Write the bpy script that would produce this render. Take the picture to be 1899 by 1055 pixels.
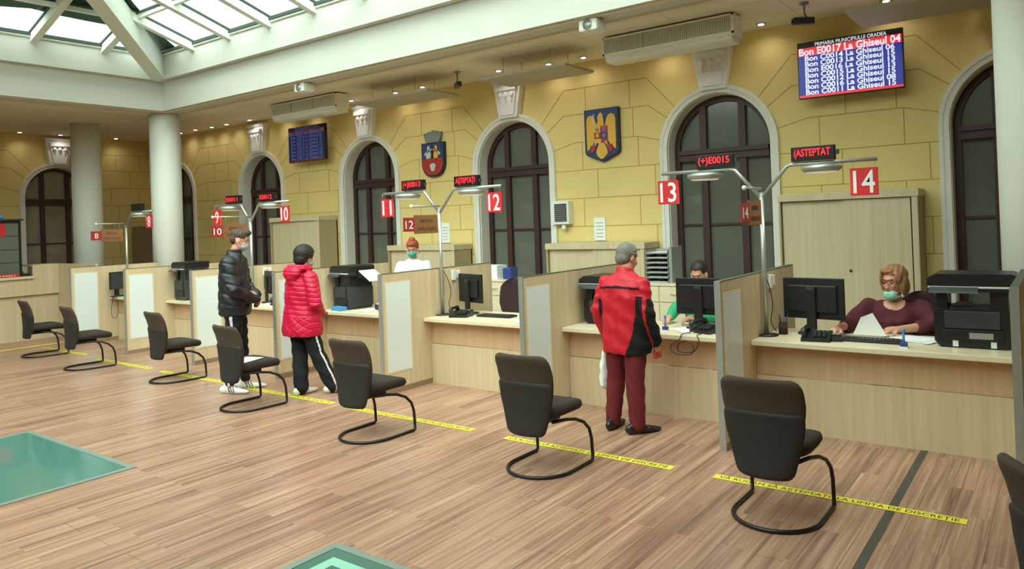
import bpy, bmesh, math, random
from mathutils import Vector, Matrix, Euler
random.seed(7)
PI=math.pi
for o in list(bpy.data.objects): bpy.data.objects.remove(o)
scn=bpy.context.scene
COL=scn.collection
# ---------------------------------------------------------------- camera
CAMZ=1.82
F_PX,YAW,PITCH,ROLL,SY=1373.66,0.641682,0.0074757,-0.0361127,-128.632
cd=bpy.data.cameras.new('camera'); cam=bpy.data.objects.new('camera',cd); COL.objects.link(cam)
fw=Vector((-math.sin(YAW)*math.cos(PITCH),math.cos(YAW)*math.cos(PITCH),math.sin(PITCH)))
r0=Vector((math.cos(YAW),math.sin(YAW),0)); u0=r0.cross(fw)
rr=r0*math.cos(ROLL)+u0*math.sin(ROLL); uu=-r0*math.sin(ROLL)+u0*math.cos(ROLL)
m=Matrix.Identity(4)
for i in range(3):
    m[i][0]=rr[i]; m[i][1]=uu[i]; m[i][2]=-fw[i]
m[0][3],m[1][3],m[2][3]=0,0,CAMZ
cam.matrix_world=m
cd.sensor_width=36; cd.lens=F_PX/1899*36; cd.shift_y=SY/1899; cd.clip_start=.05
scn.camera=cam
# ---------------------------------------------------------------- world, exposure
scn.view_settings.view_transform='Standard'; scn.view_settings.look='None'
scn.view_settings.gamma=1; scn.view_settings.use_curve_mapping=False
scn.view_settings.exposure=-0.15
w=bpy.data.worlds.new('overcast_sky'); scn.world=w; w.use_nodes=True
bg=w.node_tree.nodes['Background']; bg.inputs[0].default_value=(.93,1.0,.97,1)
# thin overcast, brightest towards the south-east where the sun stands behind the cloud
_n=w.node_tree.nodes; _l=w.node_tree.links
_tc=_n.new('ShaderNodeTexCoord'); _dp=_n.new('ShaderNodeVectorMath'); _dp.operation='DOT_PRODUCT'; _dp.inputs[1].default_value=(.40,-.72,.57)
_mr=_n.new('ShaderNodeMapRange'); _mr.interpolation_type='SMOOTHSTEP'
for _k,_v in (('From Min',.25),('From Max',1.0),('To Min',2.1),('To Max',11.5)): _mr.inputs[_k].default_value=_v
_l.new(_tc.outputs['Generated'],_dp.inputs[0]); _l.new(_dp.outputs['Value'],_mr.inputs['Value']); _l.new(_mr.outputs['Result'],bg.inputs[1])
CX0,CX1,CY0,CY1=-13.2,-.62,-3.4,7.06      # the skylit court
al=bpy.data.lights.new('sky_portal','AREA'); al.shape='RECTANGLE'; al.size=CX1-CX0; al.size_y=CY1-CY0
al.cycles.is_portal=True
ao=bpy.data.objects.new('sky_portal',al); COL.objects.link(ao); ao.location=((CX0+CX1)/2,(CY0+CY1)/2,4.95)
# ---------------------------------------------------------------- materials
def S(c):  # srgb 0-255 -> linear
    return tuple(((v/255)/12.92 if v/255<=.04045 else ((v/255+.055)/1.055)**2.4) for v in c)+(1,)
def mat(name,c,rough=.5,metal=0,noise=0,scale=8,emit=0,coat=0,stretch=None,spec=.5,bump=0):
    m=bpy.data.materials.new(name); m.use_nodes=True; nt=m.node_tree; b=nt.nodes['Principled BSDF']
    c=S(c); b.inputs['Base Color'].default_value=c; b.inputs['Roughness'].default_value=rough
    b.inputs['Metallic'].default_value=metal; b.inputs['Specular IOR Level'].default_value=spec
    if coat: b.inputs['Coat Weight'].default_value=coat
    if emit:
        b.inputs['Emission Color'].default_value=c; b.inputs['Emission Strength'].default_value=emit
    if noise or bump:
        tc=nt.nodes.new('ShaderNodeTexCoord'); mp=nt.nodes.new('ShaderNodeMapping'); nz=nt.nodes.new('ShaderNodeTexNoise')
        nz.inputs['Scale'].default_value=scale; nz.inputs['Detail'].default_value=4
        if stretch: mp.inputs['Scale'].default_value=stretch
        nt.links.new(tc.outputs['Object'],mp.inputs[0]); nt.links.new(mp.outputs[0],nz.inputs['Vector'])
        if noise:
            mx=nt.nodes.new('ShaderNodeMix'); mx.data_type='RGBA'
            mx.inputs['A'].default_value=tuple(v*(1-noise) for v in c[:3])+(1,)
            mx.inputs['B'].default_value=tuple(min(1,v*(1+noise)) for v in c[:3])+(1,)
            nt.links.new(nz.outputs['Fac'],mx.inputs['Factor']); nt.links.new(mx.outputs['Result'],b.inputs['Base Color'])
        if bump:
            bp=nt.nodes.new('ShaderNodeBump'); bp.inputs['Strength'].default_value=bump; bp.inputs['Distance'].default_value=.01
            nt.links.new(nz.outputs['Fac'],bp.inputs['Height']); nt.links.new(bp.outputs[0],b.inputs['Normal'])
    return m
M=dict(
 white=mat('white_paint',(200,202,192),.6,noise=.03,scale=1.5),
 column=mat('column_paint',(226,228,218),.55,noise=.03,scale=1.2),
 plaster=mat('plaster_white',(234,234,238),.7,noise=.06,scale=10),
 trimw=mat('arch_trim_paint',(224,224,214),.7,noise=.05,scale=5),
 yellow=mat('yellow_wall_paint',(226,204,134),.75,noise=.10,scale=1.1),
 joint=mat('wall_joint',(186,160,92),.9),
 ceil=mat('ceiling_plain',(226,214,188),.8,noise=.05,scale=3),
 hang=mat('hanging_panel_grey',(176,170,148),.6,noise=.06,scale=14),
 frame=mat('window_dark_wood',(64,38,36),.45,noise=.25,scale=5,stretch=(4,4,1)),
 alu=mat('aluminium',(178,182,176),.35,metal=.6),
 alud=mat('aluminium_matt',(150,156,150),.5,metal=.3),
 whitep=mat('white_plastic',(230,232,226),.4),
 frost=mat('frosted_white_panel',(222,230,228),.35,noise=.02,scale=3),
 black=mat('black_plastic',(26,27,28),.38,noise=.1,scale=30),
 dark=mat('dark_grey_plastic',(52,55,56),.42,noise=.08,scale=20),
 blackmetal=mat('black_tube',(16,14,12),.35,spec=.5),
 fabric=mat('chair_brown_fabric',(72,58,46),.95,noise=.12,scale=90,bump=.25),
 shell=mat('chair_back_shell',(38,36,33),.7,noise=.08,scale=40),
 fabd=mat('chair_dark_fabric',(52,43,35),.95,noise=.12,scale=90,bump=.2),
 ofc=mat('office_chair_maroon',(58,36,36),.9,noise=.1,scale=60),
 beige=mat('cabinet_side',(176,160,118),.5,noise=.05,scale=5,stretch=(6,6,.4)),
 red=mat('sign_red',(206,32,42),.5),
 redd=mat('sign_dark_red',(150,30,30),.5),
 brown=mat('sign_brown',(118,78,40),.55,noise=.05,scale=6),
 brownd=mat('sign_brown_letters',(64,34,18),.6),
 ledred=mat('led_red',(255,34,44),.5,emit=1.6),
 ledback=mat('led_black',(34,14,16),.35),
 lampglow=mat('lamp_diffuser',(238,238,226),.5,emit=.35),
 spotglow=mat('spot_glow',(255,244,224),.5,emit=9),
 chrome=mat('chrome',(200,200,198),.2,metal=1),
 tape=mat('tape_yellow',(232,218,66),.6,noise=.06,scale=20),
 ink=mat('black_ink',(40,38,24),.7),
 paper=mat('paper_white',(236,238,236),.7),
 blue=mat('blue_plastic',(66,140,196),.5), stampb=mat('stamp_blue',(44,64,140),.4),
 grass=mat('green_edge',(70,84,70),.5),
 plinth=mat('plinth_brown',(142,118,92),.6),
 strip=mat('floor_strip_metal',(84,84,76),.45,metal=.4,noise=.1,scale=9),
 gframe=mat('floor_glass_frame',(140,156,146),.4,metal=.3),
 gstripe=mat('floor_glass_pale_edge',(150,206,182),.2),
 skyframe=mat('skylight_frame_white',(222,230,218),.5),
 skydark=mat('skylight_dark_seal',(52,66,60),.6),
 shade=mat('green_shade_cloth',(58,92,74),.8),
 grille=mat('heater_grille',(170,174,158),.5,metal=.2),
 heat=mat('heater_casing',(236,236,222),.45),
 eblue=mat('emblem_blue',(38,64,112),.5), edark=mat('emblem_dark',(30,34,48),.5), egold=mat('emblem_gold',(222,174,58),.5),
 ered=mat('emblem_red',(168,48,44),.5), eviolet=mat('emblem_violet',(132,110,170),.5), egrey=mat('emblem_grey',(122,132,124),.6,noise=.1,scale=30),
 esilver=mat('emblem_silver',(196,200,196),.5),
 # people
 skin=mat('skin',(206,150,122),.55,noise=.05,scale=12), lips=mat('lips',(160,84,78),.5), eye=mat('eye_dark',(40,30,28),.3),
 redjk=mat('red_jacket_cloth',(198,16,38),.55,noise=.12,scale=5,bump=.3), blackcl=mat('black_cloth',(10,10,12),.9,noise=.15,scale=12,bump=.25),
 maroon=mat('maroon_trousers',(104,24,30),.85,noise=.15,scale=8,bump=.3),
 pink=mat('pink_quilted_nylon',(200,10,60),.42,noise=.1,scale=6), blackjk=mat('black_puffer_nylon',(30,32,36),.42,noise=.15,scale=6),
 stripe=mat('white_stripe_cloth',(214,214,214),.7), shoe=mat('white_shoe_leather',(226,226,220),.5), shoeb=mat('black_shoe_leather',(30,28,28),.4),
 hairg=mat('grey_hair',(120,116,108),.8,noise=.35,scale=45,stretch=(1,1,.3)), hairb=mat('black_hair',(34,26,24),.6,noise=.3,scale=50,stretch=(1,1,.3)),
 hairbr=mat('brown_hair',(74,58,46),.7,noise=.3,scale=50,stretch=(1,1,.3)), blond=mat('blond_hair',(146,104,66),.6,noise=.4,scale=38,stretch=(1,1,.25)),
 hairred=mat('red_brown_hair',(160,72,44),.6,noise=.35,scale=50), 
 maskm=mat('surgical_mask_green',(150,208,184),.8), maskteal=mat('teal_mask',(36,170,150),.8), maskgrey=mat('grey_mask',(160,180,186),.8),
 sweater=mat('burgundy_sweater',(82,28,40),.9,noise=.12,scale=20,bump=.2), shirtw=mat('white_shirt',(226,230,228),.7), greenc=mat('green_cloth',(40,160,110),.8),
 glassred=mat('red_spectacle_frame',(130,40,50),.4), wallet=mat('orange_wallet',(200,70,34),.6),
)
def nodes(m): return m.node_tree.nodes, m.node_tree.links
def ramp(nt,cols):
    r=nt.nodes.new('ShaderNodeValToRGB'); e=r.color_ramp.elements
    e[0].position,e[0].color=cols[0][0],S(cols[0][1]); e[1].position,e[1].color=cols[-1][0],S(cols[-1][1])
    for p,c in cols[1:-1]:
        x=e.new(p); x.color=S(c)
    return r
# birch veneer
def wood(name,c1,c2,vert=True,rough=.42):
    m=bpy.data.materials.new(name); m.use_nodes=True; nt=m.node_tree; b=nt.nodes['Principled BSDF']
    tc=nt.nodes.new('ShaderNodeTexCoord'); mp=nt.nodes.new('ShaderNodeMapping')
    mp.inputs['Scale'].default_value=(14,14,.5) if vert else (.5,9,9)
    n=nt.nodes.new('ShaderNodeTexNoise'); n.inputs['Scale'].default_value=1.6; n.inputs['Detail'].default_value=5; n.inputs['Distortion'].default_value=.6
    r=ramp(nt,[(.3,c1),(.7,c2)])
    nt.links.new(tc.outputs['Object'],mp.inputs[0]); nt.links.new(mp.outputs[0],n.inputs['Vector']); nt.links.new(n.outputs['Fac'],r.inputs[0]); nt.links.new(r.outputs[0],b.inputs['Base Color'])
    b.inputs['Roughness'].default_value=rough
    return m
M['birch']=wood('birch_veneer',(200,178,142),(214,194,158))
M['birchtop']=wood('birch_worktop',(216,204,170),(228,216,184),False,.3)
M['birchshade']=wood('birch_shaded',(196,160,120),(208,176,138))  # shaded copy of the birch: shade under the worktop put into the colour
M['cab']=wood('cabinet_veneer',(196,182,146),(210,196,160))
# plank floor, boards run along Y
def floor_mat():
    m=bpy.data.materials.new('plank_floor'); m.use_nodes=True; nt=m.node_tree; L=nt.links; b=nt.nodes['Principled BSDF']
    tc=nt.nodes.new('ShaderNodeTexCoord'); sx=nt.nodes.new('ShaderNodeSeparateXYZ'); L.new(tc.outputs['Object'],sx.inputs[0])
    cb=nt.nodes.new('ShaderNodeCombineXYZ'); L.new(sx.outputs['Y'],cb.inputs['X']); L.new(sx.outputs['X'],cb.inputs['Y'])
    def brick(wd,h,off,mort):
        br=nt.nodes.new('ShaderNodeTexBrick'); br.inputs['Scale'].default_value=1; br.inputs['Brick Width'].default_value=wd; br.inputs['Row Height'].default_value=h
        br.inputs['Mortar Size'].default_value=mort; br.inputs['Mortar Smooth'].default_value=.3; br.offset=off; br.offset_frequency=2; br.squash=1
        br.inputs['Color1'].default_value=(0,0,0,1); br.inputs['Color2'].default_value=(1,1,1,1); br.inputs['Mortar'].default_value=(.5,.5,.5,1); br.inputs['Bias'].default_value=0
        L.new(cb.outputs[0],br.inputs['Vector']); return br
    b1=brick(1.1,.132,.43,.0); b2=brick(1.3,.198,.43,.0016)
    ns=[]
    for sc,st in ((1.0,(30,.75,1)),(1.0,(95,1.5,1)),(1.0,(11,.6,1))):
        mp=nt.nodes.new('ShaderNodeMapping'); mp.inputs['Scale'].default_value=st; L.new(tc.outputs['Object'],mp.inputs[0])
        # shift every board's grain
        ad=nt.nodes.new('ShaderNodeVectorMath'); ad.operation='MULTIPLY_ADD'; L.new(b1.outputs['Color'],ad.inputs[0]); ad.inputs[1].default_value=(3,17,5); L.new(mp.outputs[0],ad.inputs[2])
        n=nt.nodes.new('ShaderNodeTexNoise'); n.inputs['Scale'].default_value=sc; n.inputs['Detail'].default_value=6; n.inputs['Distortion'].default_value=.9; L.new(ad.outputs[0],n.inputs['Vector']); ns.append(n)
    def mul(a,k):
        q=nt.nodes.new('ShaderNodeMath'); q.operation='MULTIPLY'; L.new(a,q.inputs[0]); q.inputs[1].default_value=k; return q.outputs[0]
    def add(a,c):
        q=nt.nodes.new('ShaderNodeMath'); q.operation='ADD'; L.new(a,q.inputs[0]); L.new(c,q.inputs[1]); return q.outputs[0]
    f=add(add(mul(b1.outputs['Color'],.06),mul(ns[0].outputs['Fac'],.50)),add(mul(ns[1].outputs['Fac'],.24),mul(ns[2].outputs['Fac'],.25)))
    r=ramp(nt,[(.35,(98,70,57)),(.44,(140,105,86)),(.53,(166,127,104)),(.62,(188,149,122)),(.73,(214,178,144))])
    L.new(f,r.inputs[0])
    mx=nt.nodes.new('ShaderNodeMix'); mx.data_type='RGBA'; mx.blend_type='MIX'; L.new(b2.outputs['Fac'],mx.inputs['Factor']); L.new(r.outputs[0],mx.inputs['A']); mx.inputs['B'].default_value=S((96,66,50))
    L.new(mx.outputs['Result'],b.inputs['Base Color'])
    b.inputs['Roughness'].default_value=.33; b.inputs['Specular IOR Level'].default_value=.5
    return m
M['floor']=floor_mat()
def tile_mat():
    m=bpy.data.materials.new('ceiling_tiles'); m.use_nodes=True; nt=m.node_tree; L=nt.links; b=nt.nodes['Principled BSDF']
    tc=nt.nodes.new('ShaderNodeTexCoord'); br=nt.nodes.new('ShaderNodeTexBrick'); br.offset=0
    br.inputs['Scale'].default_value=1; br.inputs['Brick Width'].default_value=1.2; br.inputs['Row Height'].default_value=.62; br.inputs['Mortar Size'].default_value=.006; br.inputs['Mortar Smooth'].default_value=.2
    br.inputs['Color1'].default_value=S((236,228,206)); br.inputs['Color2'].default_value=S((231,223,200)); br.inputs['Mortar'].default_value=S((190,178,152))
    L.new(tc.outputs['Object'],br.inputs['Vector']); L.new(br.outputs['Color'],b.inputs['Base Color']); b.inputs['Roughness'].default_value=.75
    return m
M['tiles']=tile_mat()
def glass_mat(name,tint,gl=.12,rough=.05,base=None,mixb=0):
    m=bpy.data.materials.new(name); m.use_nodes=True; nt=m.node_tree; L=nt.links; nt.nodes.remove(nt.nodes['Principled BSDF']); o=nt.nodes['Material Output']
    t=nt.nodes.new('ShaderNodeBsdfTransparent'); t.inputs[0].default_value=S(tint); g=nt.nodes.new('ShaderNodeBsdfGlossy'); g.inputs['Roughness'].default_value=rough
    mx=nt.nodes.new('ShaderNodeMixShader'); mx.inputs[0].default_value=gl; L.new(t.outputs[0],mx.inputs[1]); L.new(g.outputs[0],mx.inputs[2]); out=mx
    if base:
        d=nt.nodes.new('ShaderNodeBsdfDiffuse'); d.inputs[0].default_value=S(base); m2=nt.nodes.new('ShaderNodeMixShader'); m2.inputs[0].default_value=mixb
        L.new(mx.outputs[0],m2.inputs[1]); L.new(d.outputs[0],m2.inputs[2]); out=m2
    L.new(out.outputs[0],o.inputs[0]); return m
M['skyglass']=glass_mat('skylight_glass',(238,250,244),.05)
M['wglass']=mat('window_glass',(104,108,98),.12,noise=.3,scale=1.3,spec=.6)
M['wglassl']=mat('window_glass_pale',(150,140,124),.15,noise=.55,scale=2.2,spec=.6)
M['fglass']=mat('floor_glass_green',(84,134,122),.08,noise=.10,scale=1.2,spec=.6,coat=.4)
M['fglassd']=mat('floor_glass_deep_green',(80,122,110),.08,noise=.06,scale=1.2,spec=.6,coat=.4)
# TV screen
M['scrblue']=mat('screen_blue',(30,38,150),.25,emit=.7); M['scrred']=mat('screen_red',(236,40,48),.25,emit=.8); M['scrtxt']=mat('screen_text',(226,232,250),.3,emit=.9)
M['scrblue2']=mat('far_screen_blue',(32,40,90),.25,emit=.18); M['scrtxt2']=mat('far_screen_text',(80,96,160),.3,emit=.28); M['scrred2']=mat('far_screen_red',(120,40,66),.25,emit=.2)
# ---------------------------------------------------------------- mesh helpers
class MB:
    def __init__(s): s.v=[];s.f=[];s.m=[];s.sm=[];s.mats=[]
    def mi(s,mt):
        if mt is None: mt=s.mats[0] if s.mats else M['white']
        if isinstance(mt,str): mt=M[mt]
        if mt not in s.mats: s.mats.append(mt)
        return s.mats.index(mt)
    def add(s,vs,fs,mt=None,smooth=False):
        k=len(s.v); i=s.mi(mt); s.v+= [Vector(v) for v in vs]
        for f in fs: s.f.append([k+a for a in f]); s.m.append(i); s.sm.append(smooth)
        return s
    def box(s,x0,x1,y0,y1,z0,z1,mt=None,bev=0):
        if bev:
            b=bev; X=(x0,x0+b,x1-b,x1);Y=(y0,y0+b,y1-b,y1);Z=(z0,z0+b,z1-b,z1)
            bm=bmesh.new(); bmesh.ops.create_cube(bm,size=1)
            for v in bm.verts: v.co=Vector(((x0+x1)/2+v.co.x*(x1-x0),(y0+y1)/2+v.co.y*(y1-y0),(z0+z1)/2+v.co.z*(z1-z0)))
            bmesh.ops.bevel(bm,geom=bm.edges[:],offset=b,segments=2,affect='EDGES',profile=.6)
            bm.verts.index_update(); vs=[v.co.copy() for v in bm.verts]; fs=[[v.index for v in f.verts] for f in bm.faces]; bm.free()
            return s.add(vs,fs,mt)
        vs=[(x,y,z) for z in (z0,z1) for y in (y0,y1) for x in (x0,x1)]
        return s.add(vs,[(0,2,3,1),(4,5,7,6),(0,1,5,4),(2,6,7,3),(0,4,6,2),(1,3,7,5)],mt)
    def tube(s,pts,r,mt=None,n=10,closed=False,cap=True,round_=False):
        pts=[Vector(p) for p in pts]; R=r if isinstance(r,(list,tuple)) else [r]*len(pts)
        if round_:
            d0=(pts[0]-pts[1]).normalized(); d1=(pts[-1]-pts[-2]).normalized(); a=[];b=[]
            for q in (1.0,.75,.45):
                pass
            pre=[(pts[0]+d0*R[0]*math.sin(t),R[0]*math.cos(t)) for t in (1.45,1.1,.75,.38)]
            post=[(pts[-1]+d1*R[-1]*math.sin(t),R[-1]*math.cos(t)) for t in (.38,.75,1.1,1.45)]
            pts=[p for p,_ in pre]+pts+[p for p,_ in post]; R=[q for _,q in pre]+list(R)+[q for _,q in post]
        N=len(pts); rings=[]; nrm=None
        for i,p in enumerate(pts):
            if closed: t=(pts[(i+1)%N]-pts[i-1])
            else: t=(pts[min(i+1,N-1)]-pts[max(i-1,0)])
            t.normalize()
            if nrm is None:
                a=Vector((0,0,1)) if abs(t.z)<.9 else Vector((1,0,0)); nrm=t.cross(a).normalized()
            else:
                nrm=(nrm-t*nrm.dot(t)); nrm.normalize()
            bn=t.cross(nrm)
            rings.append([p+(nrm*math.cos(2*PI*k/n)+bn*math.sin(2*PI*k/n))*R[i] for k in range(n)])
        vs=[v for rg in rings for v in rg]; fs=[]
        for i in range(N if closed else N-1):
            j=(i+1)%N
            for k in range(n): fs.append((i*n+k,i*n+(k+1)%n,j*n+(k+1)%n,j*n+k))
        if not closed and cap: fs.append(tuple(range(n))[::-1]); fs.append(tuple((N-1)*n+k for k in range(n)))
        return s.add(vs,fs,mt,True)
    def cyl(s,p0,p1,r,mt=None,n=24,r2=None):
        return s.tube([p0,p1],[r,r if r2 is None else r2],mt,n)
    def ell(s,c,rx,ry,rz,mt=None,n=16,m_=10,rot=None):
        c=Vector(c); vs=[]; fs=[]
        R=rot.to_matrix() if rot else Matrix.Identity(3)
        vs.append(c+R@Vector((0,0,rz)))
        for i in range(1,m_):
            a=PI*i/m_
            for k in range(n):
                b=2*PI*k/n; vs.append(c+R@Vector((rx*math.sin(a)*math.cos(b),ry*math.sin(a)*math.sin(b),rz*math.cos(a))))
        vs.append(c+R@Vector((0,0,-rz)))
        for k in range(n): fs.append((0,1+k,1+(k+1)%n))
        for i in range(m_-2):
            for k in range(n):
                a=1+i*n; fs.append((a+k,a+n+k,a+n+(k+1)%n,a+(k+1)%n))
        a=1+(m_-2)*n
        for k in range(n): fs.append((a+k,len(vs)-1,a+(k+1)%n))
        return s.add(vs,fs,mt,True)
    def loft(s,rings,mt=None,n=24,smooth=True,pw=2.0):
        """rings: (cx,cy,cz,rx,ry) horizontal super-ellipses"""
        vs=[];fs=[]
        for (cx,cy,cz,rx,ry) in rings:
            for k in range(n):
                a=2*PI*k/n; c,d=math.cos(a),math.sin(a)
                vs.append((cx+rx*math.copysign(abs(c)**(2/pw),c),cy+ry*math.copysign(abs(d)**(2/pw),d),cz))
        for i in range(len(rings)-1):
            for k in range(n): fs.append((i*n+k,i*n+(k+1)%n,(i+1)*n+(k+1)%n,(i+1)*n+k))
        fs.append(tuple(range(n))[::-1]); fs.append(tuple((len(rings)-1)*n+k for k in range(n)))
        return s.add(vs,fs,mt,smooth)
    def prism(s,poly,a0,a1,ax='y',mt=None):
        """poly in the two other axes (x,z for y; y,z for x; x,y for z)"""
        def P(p,a): return {'y':(p[0],a,p[1]),'x':(a,p[0],p[1]),'z':(p[0],p[1],a)}[ax]
        n=len(poly); vs=[P(p,a0) for p in poly]+[P(p,a1) for p in poly]
        fs=[tuple(range(n)),tuple(range(2*n-1,n-1,-1))]+[(i,n+i,n+(i+1)%n,(i+1)%n) for i in range(n)]
        return s.add(vs,fs,mt)
    def build(s,name,parent=None,loc=None,rz=None,fix=True):
        me=bpy.data.meshes.new(name); me.from_pydata([tuple(v) for v in s.v],[],s.f)
        for mt in s.mats: me.materials.append(mt)
        me.polygons.foreach_set('material_index',s.m); me.polygons.foreach_set('use_smooth',s.sm)
        if fix:
            bm=bmesh.new(); bm.from_mesh(me); bmesh.ops.recalc_face_normals(bm,faces=bm.faces); bm.to_mesh(me); bm.free()
        me.update(); o=bpy.data.objects.new(name,me); COL.objects.link(o)
        if parent: o.parent=parent
        if loc: o.location=loc
        if rz is not None: o.rotation_euler=(0,0,rz)
        return o
    def shift(s,d):
        d=Vector(d)
        for v in s.v: v-=d
        return s
def worldbuild(mb,name,loc):   # geometry given in world coordinates, origin at loc
    mb.shift(loc); return mb.build(name,None,loc)
def thing(name,label,cat,loc=(0,0,0),rz=0,group=None):
    o=bpy.data.objects.new(name,None); COL.objects.link(o); o.empty_display_size=.1
    o.location=loc; o.rotation_euler=(0,0,rz); return tag(o,label,cat,group)
def tag(o,label,cat,group=None):
    o['label']=label; o['category']=cat
    if group: o['group']=group
    return o
def struct(o): o['kind']='structure'; return o
def kids(o): return [c for c in bpy.data.objects if c.parent==o]
def dup(root,loc,rz=None,label=None,group=None):
    ch=kids(root); r=root.copy(); COL.objects.link(r); r.location=loc
    if rz is not None: r.rotation_euler=(0,0,rz)
    if label: r['label']=label
    if group: r['group']=group
    for c in ch:
        gs=kids(c); k=c.copy(); COL.objects.link(k); k.parent=r
        for g in gs:
            q=g.copy(); COL.objects.link(q); q.parent=k
    return r
def text_geo(txt,size,bold=0,ext=.001,spacing=1.0,xs=1.0):
    c=bpy.data.curves.new('t','FONT'); c.body=txt; c.size=size; c.extrude=ext; c.offset=bold; c.align_x='CENTER'; c.align_y='CENTER'; c.space_character=spacing; c.resolution_u=3
    o=bpy.data.objects.new('t',c); COL.objects.link(o)
    dg=bpy.context.evaluated_depsgraph_get(); me=o.evaluated_get(dg).to_mesh()
    vs=[v.co.copy() for v in me.vertices]; fs=[list(p.vertices) for p in me.polygons]
    o.evaluated_get(dg).to_mesh_clear(); bpy.data.objects.remove(o); bpy.data.curves.remove(c)
    if vs:
        xm=(min(v.x for v in vs)+max(v.x for v in vs))/2; ym=(min(v.y for v in vs)+max(v.y for v in vs))/2
        for v in vs: v.x=(v.x-xm)*xs; v.y-=ym
    return vs,fs
def text_on(mb,txt,size,org,right,up,mt,bold=0,ext=.0015,spacing=1,xs=1,fitw=None,align='c'):
    vs,fs=text_geo(txt,size,bold,ext,spacing,xs)
    if not vs: return mb
    wd=max(v.x for v in vs)-min(v.x for v in vs)
    k=1
    if fitw: k=fitw/wd; wd=fitw
    R=Vector(right).normalized(); U=Vector(up).normalized(); N=R.cross(U); O=Vector(org)
    if align=='l': O=O+R*wd/2
    mb.add([O+R*v.x*k+U*v.y+N*v.z for v in vs],fs,mt); return mb
# ---------------------------------------------------------------- the setting
WY=9.3; WXL=-18.1; ZC=4.09; XR=3.5; YS=-9.0
mb=MB().box(WXL-.3,XR,YS,WY+.3,-.3,0,'floor'); 
struct(mb.build('floor'))
ARX=[-16.76,-13.46,-10.17,-6.89,-3.59,-.29]; RI,RO,SPR,SILL=.68,.78,2.69,.45
def arc(cx,r,n=20,a0=0,a1=PI): return [(cx+r*math.cos(a0+(a1-a0)*i/n),SPR+r*math.sin(a0+(a1-a0)*i/n)) for i in range(n+1)]
def wall_with_arches(name,cs,lo,hi,H):
    mb=MB(); edges=[lo]
    for c in cs: edges+= [c-1.0,c+1.0]
    edges.append(hi)
    for i in range(0,len(edges),2):
        if edges[i+1]>edges[i]+.01: mb.prism([(edges[i],0),(edges[i+1],0),(edges[i+1],H),(edges[i],H)],0,.3,'y','yellow')
    for c in cs:
        mb.prism([(c-1,0),(c+1,0),(c+1,SILL),(c-1,SILL)],0,.3,'y','yellow')
        A=arc(c,RI+.01,24)
        mb.prism([(c+1,SILL),(c+1,H),(c,H)]+[A[i] for i in range(12,-1,-1)]+[(c+RI+.01,SILL)],0,.3,'y','yellow')
        mb.prism([(c-1,H),(c-1,SILL),(c-RI-.01,SILL)]+[A[i] for i in range(24,11,-1)]+[(c,H)],0,.3,'y','yellow')
    return mb
def joints(mb,cs,lo,hi):
    zs=[.47+.41*k for k in range(8)]+[3.72]
    w=.006; e=.0025
    def line(a,b):
        a=Vector((a[0],0,a[1]));b=Vector((b[0],0,b[1])); d=(b-a).normalized(); n=Vector((-d.z,0,d.x))*w
        P=[a+n,b+n,b-n,a-n]; mb.add([p+Vector((0,-e,0)) for p in P]+[p+Vector((0,.01,0)) for p in P],[(0,1,2,3),(0,4,5,1),(2,6,7,3),(1,5,6,2),(3,7,4,0)],'joint')
    for k,z in enumerate(zs):
        gaps=[]; x=lo
        for c in cs:
            if z<SPR: h=RO
            else:
                R2=1.16 if z<3.5 else 1.42
                h=math.sqrt(max(.01,R2*R2-(z-SPR)**2))
                a=math.atan2(z-SPR,h)
                for s in (-1,1): line((c+s*h,z),(c+s*RO*math.cos(a-.02),SPR+RO*math.sin(a-.02)))
            gaps.append((x,c-h)); x=c+h
        gaps.append((x,hi))
        for a,b in gaps:
            if b-a<.05: continue
            line((a,z),(b,z))
            zt=zs[k+1] if k+1<len(zs) else ZC
            L=b-a; 
            if L>4: xs=[a+.35+.9*j+(.45 if k%2 else 0) for j in range(int(L/.9))]
            else: xs=[a+L*(.28 if k%2 else .42),a+L*(.80 if k%2 else .94)] if L>1 else [a+L*.5]
            for xx in xs: 
                if z>3.6: continue
                if xx<b: line((xx,z),(xx,zt))
wb=wall_with_arches('wall_back',ARX,WXL-.3,XR,ZC+.02); wbo=struct(wb.build('wall_back',None,(0,WY,0)))
jm=MB(); joints(jm,ARX,WXL,XR); jm.build('joint_line',wbo,fix=False)
ECS=[7.25]
we=wall_with_arches('wall_left',ECS,YS,WY,ZC+.02); weo=struct(we.build('wall_left',None,(WXL,0,0),PI/2))
j2=MB(); joints(j2,ECS,-5,WY); j2.build('joint_line',weo,fix=False)
struct(MB().box(XR,XR+.2,YS,WY,0,ZC,'yellow').build('wall_right')); struct(MB().box(WXL,XR,YS-.2,YS,0,ZC,'yellow').build('wall_front'))
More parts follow.
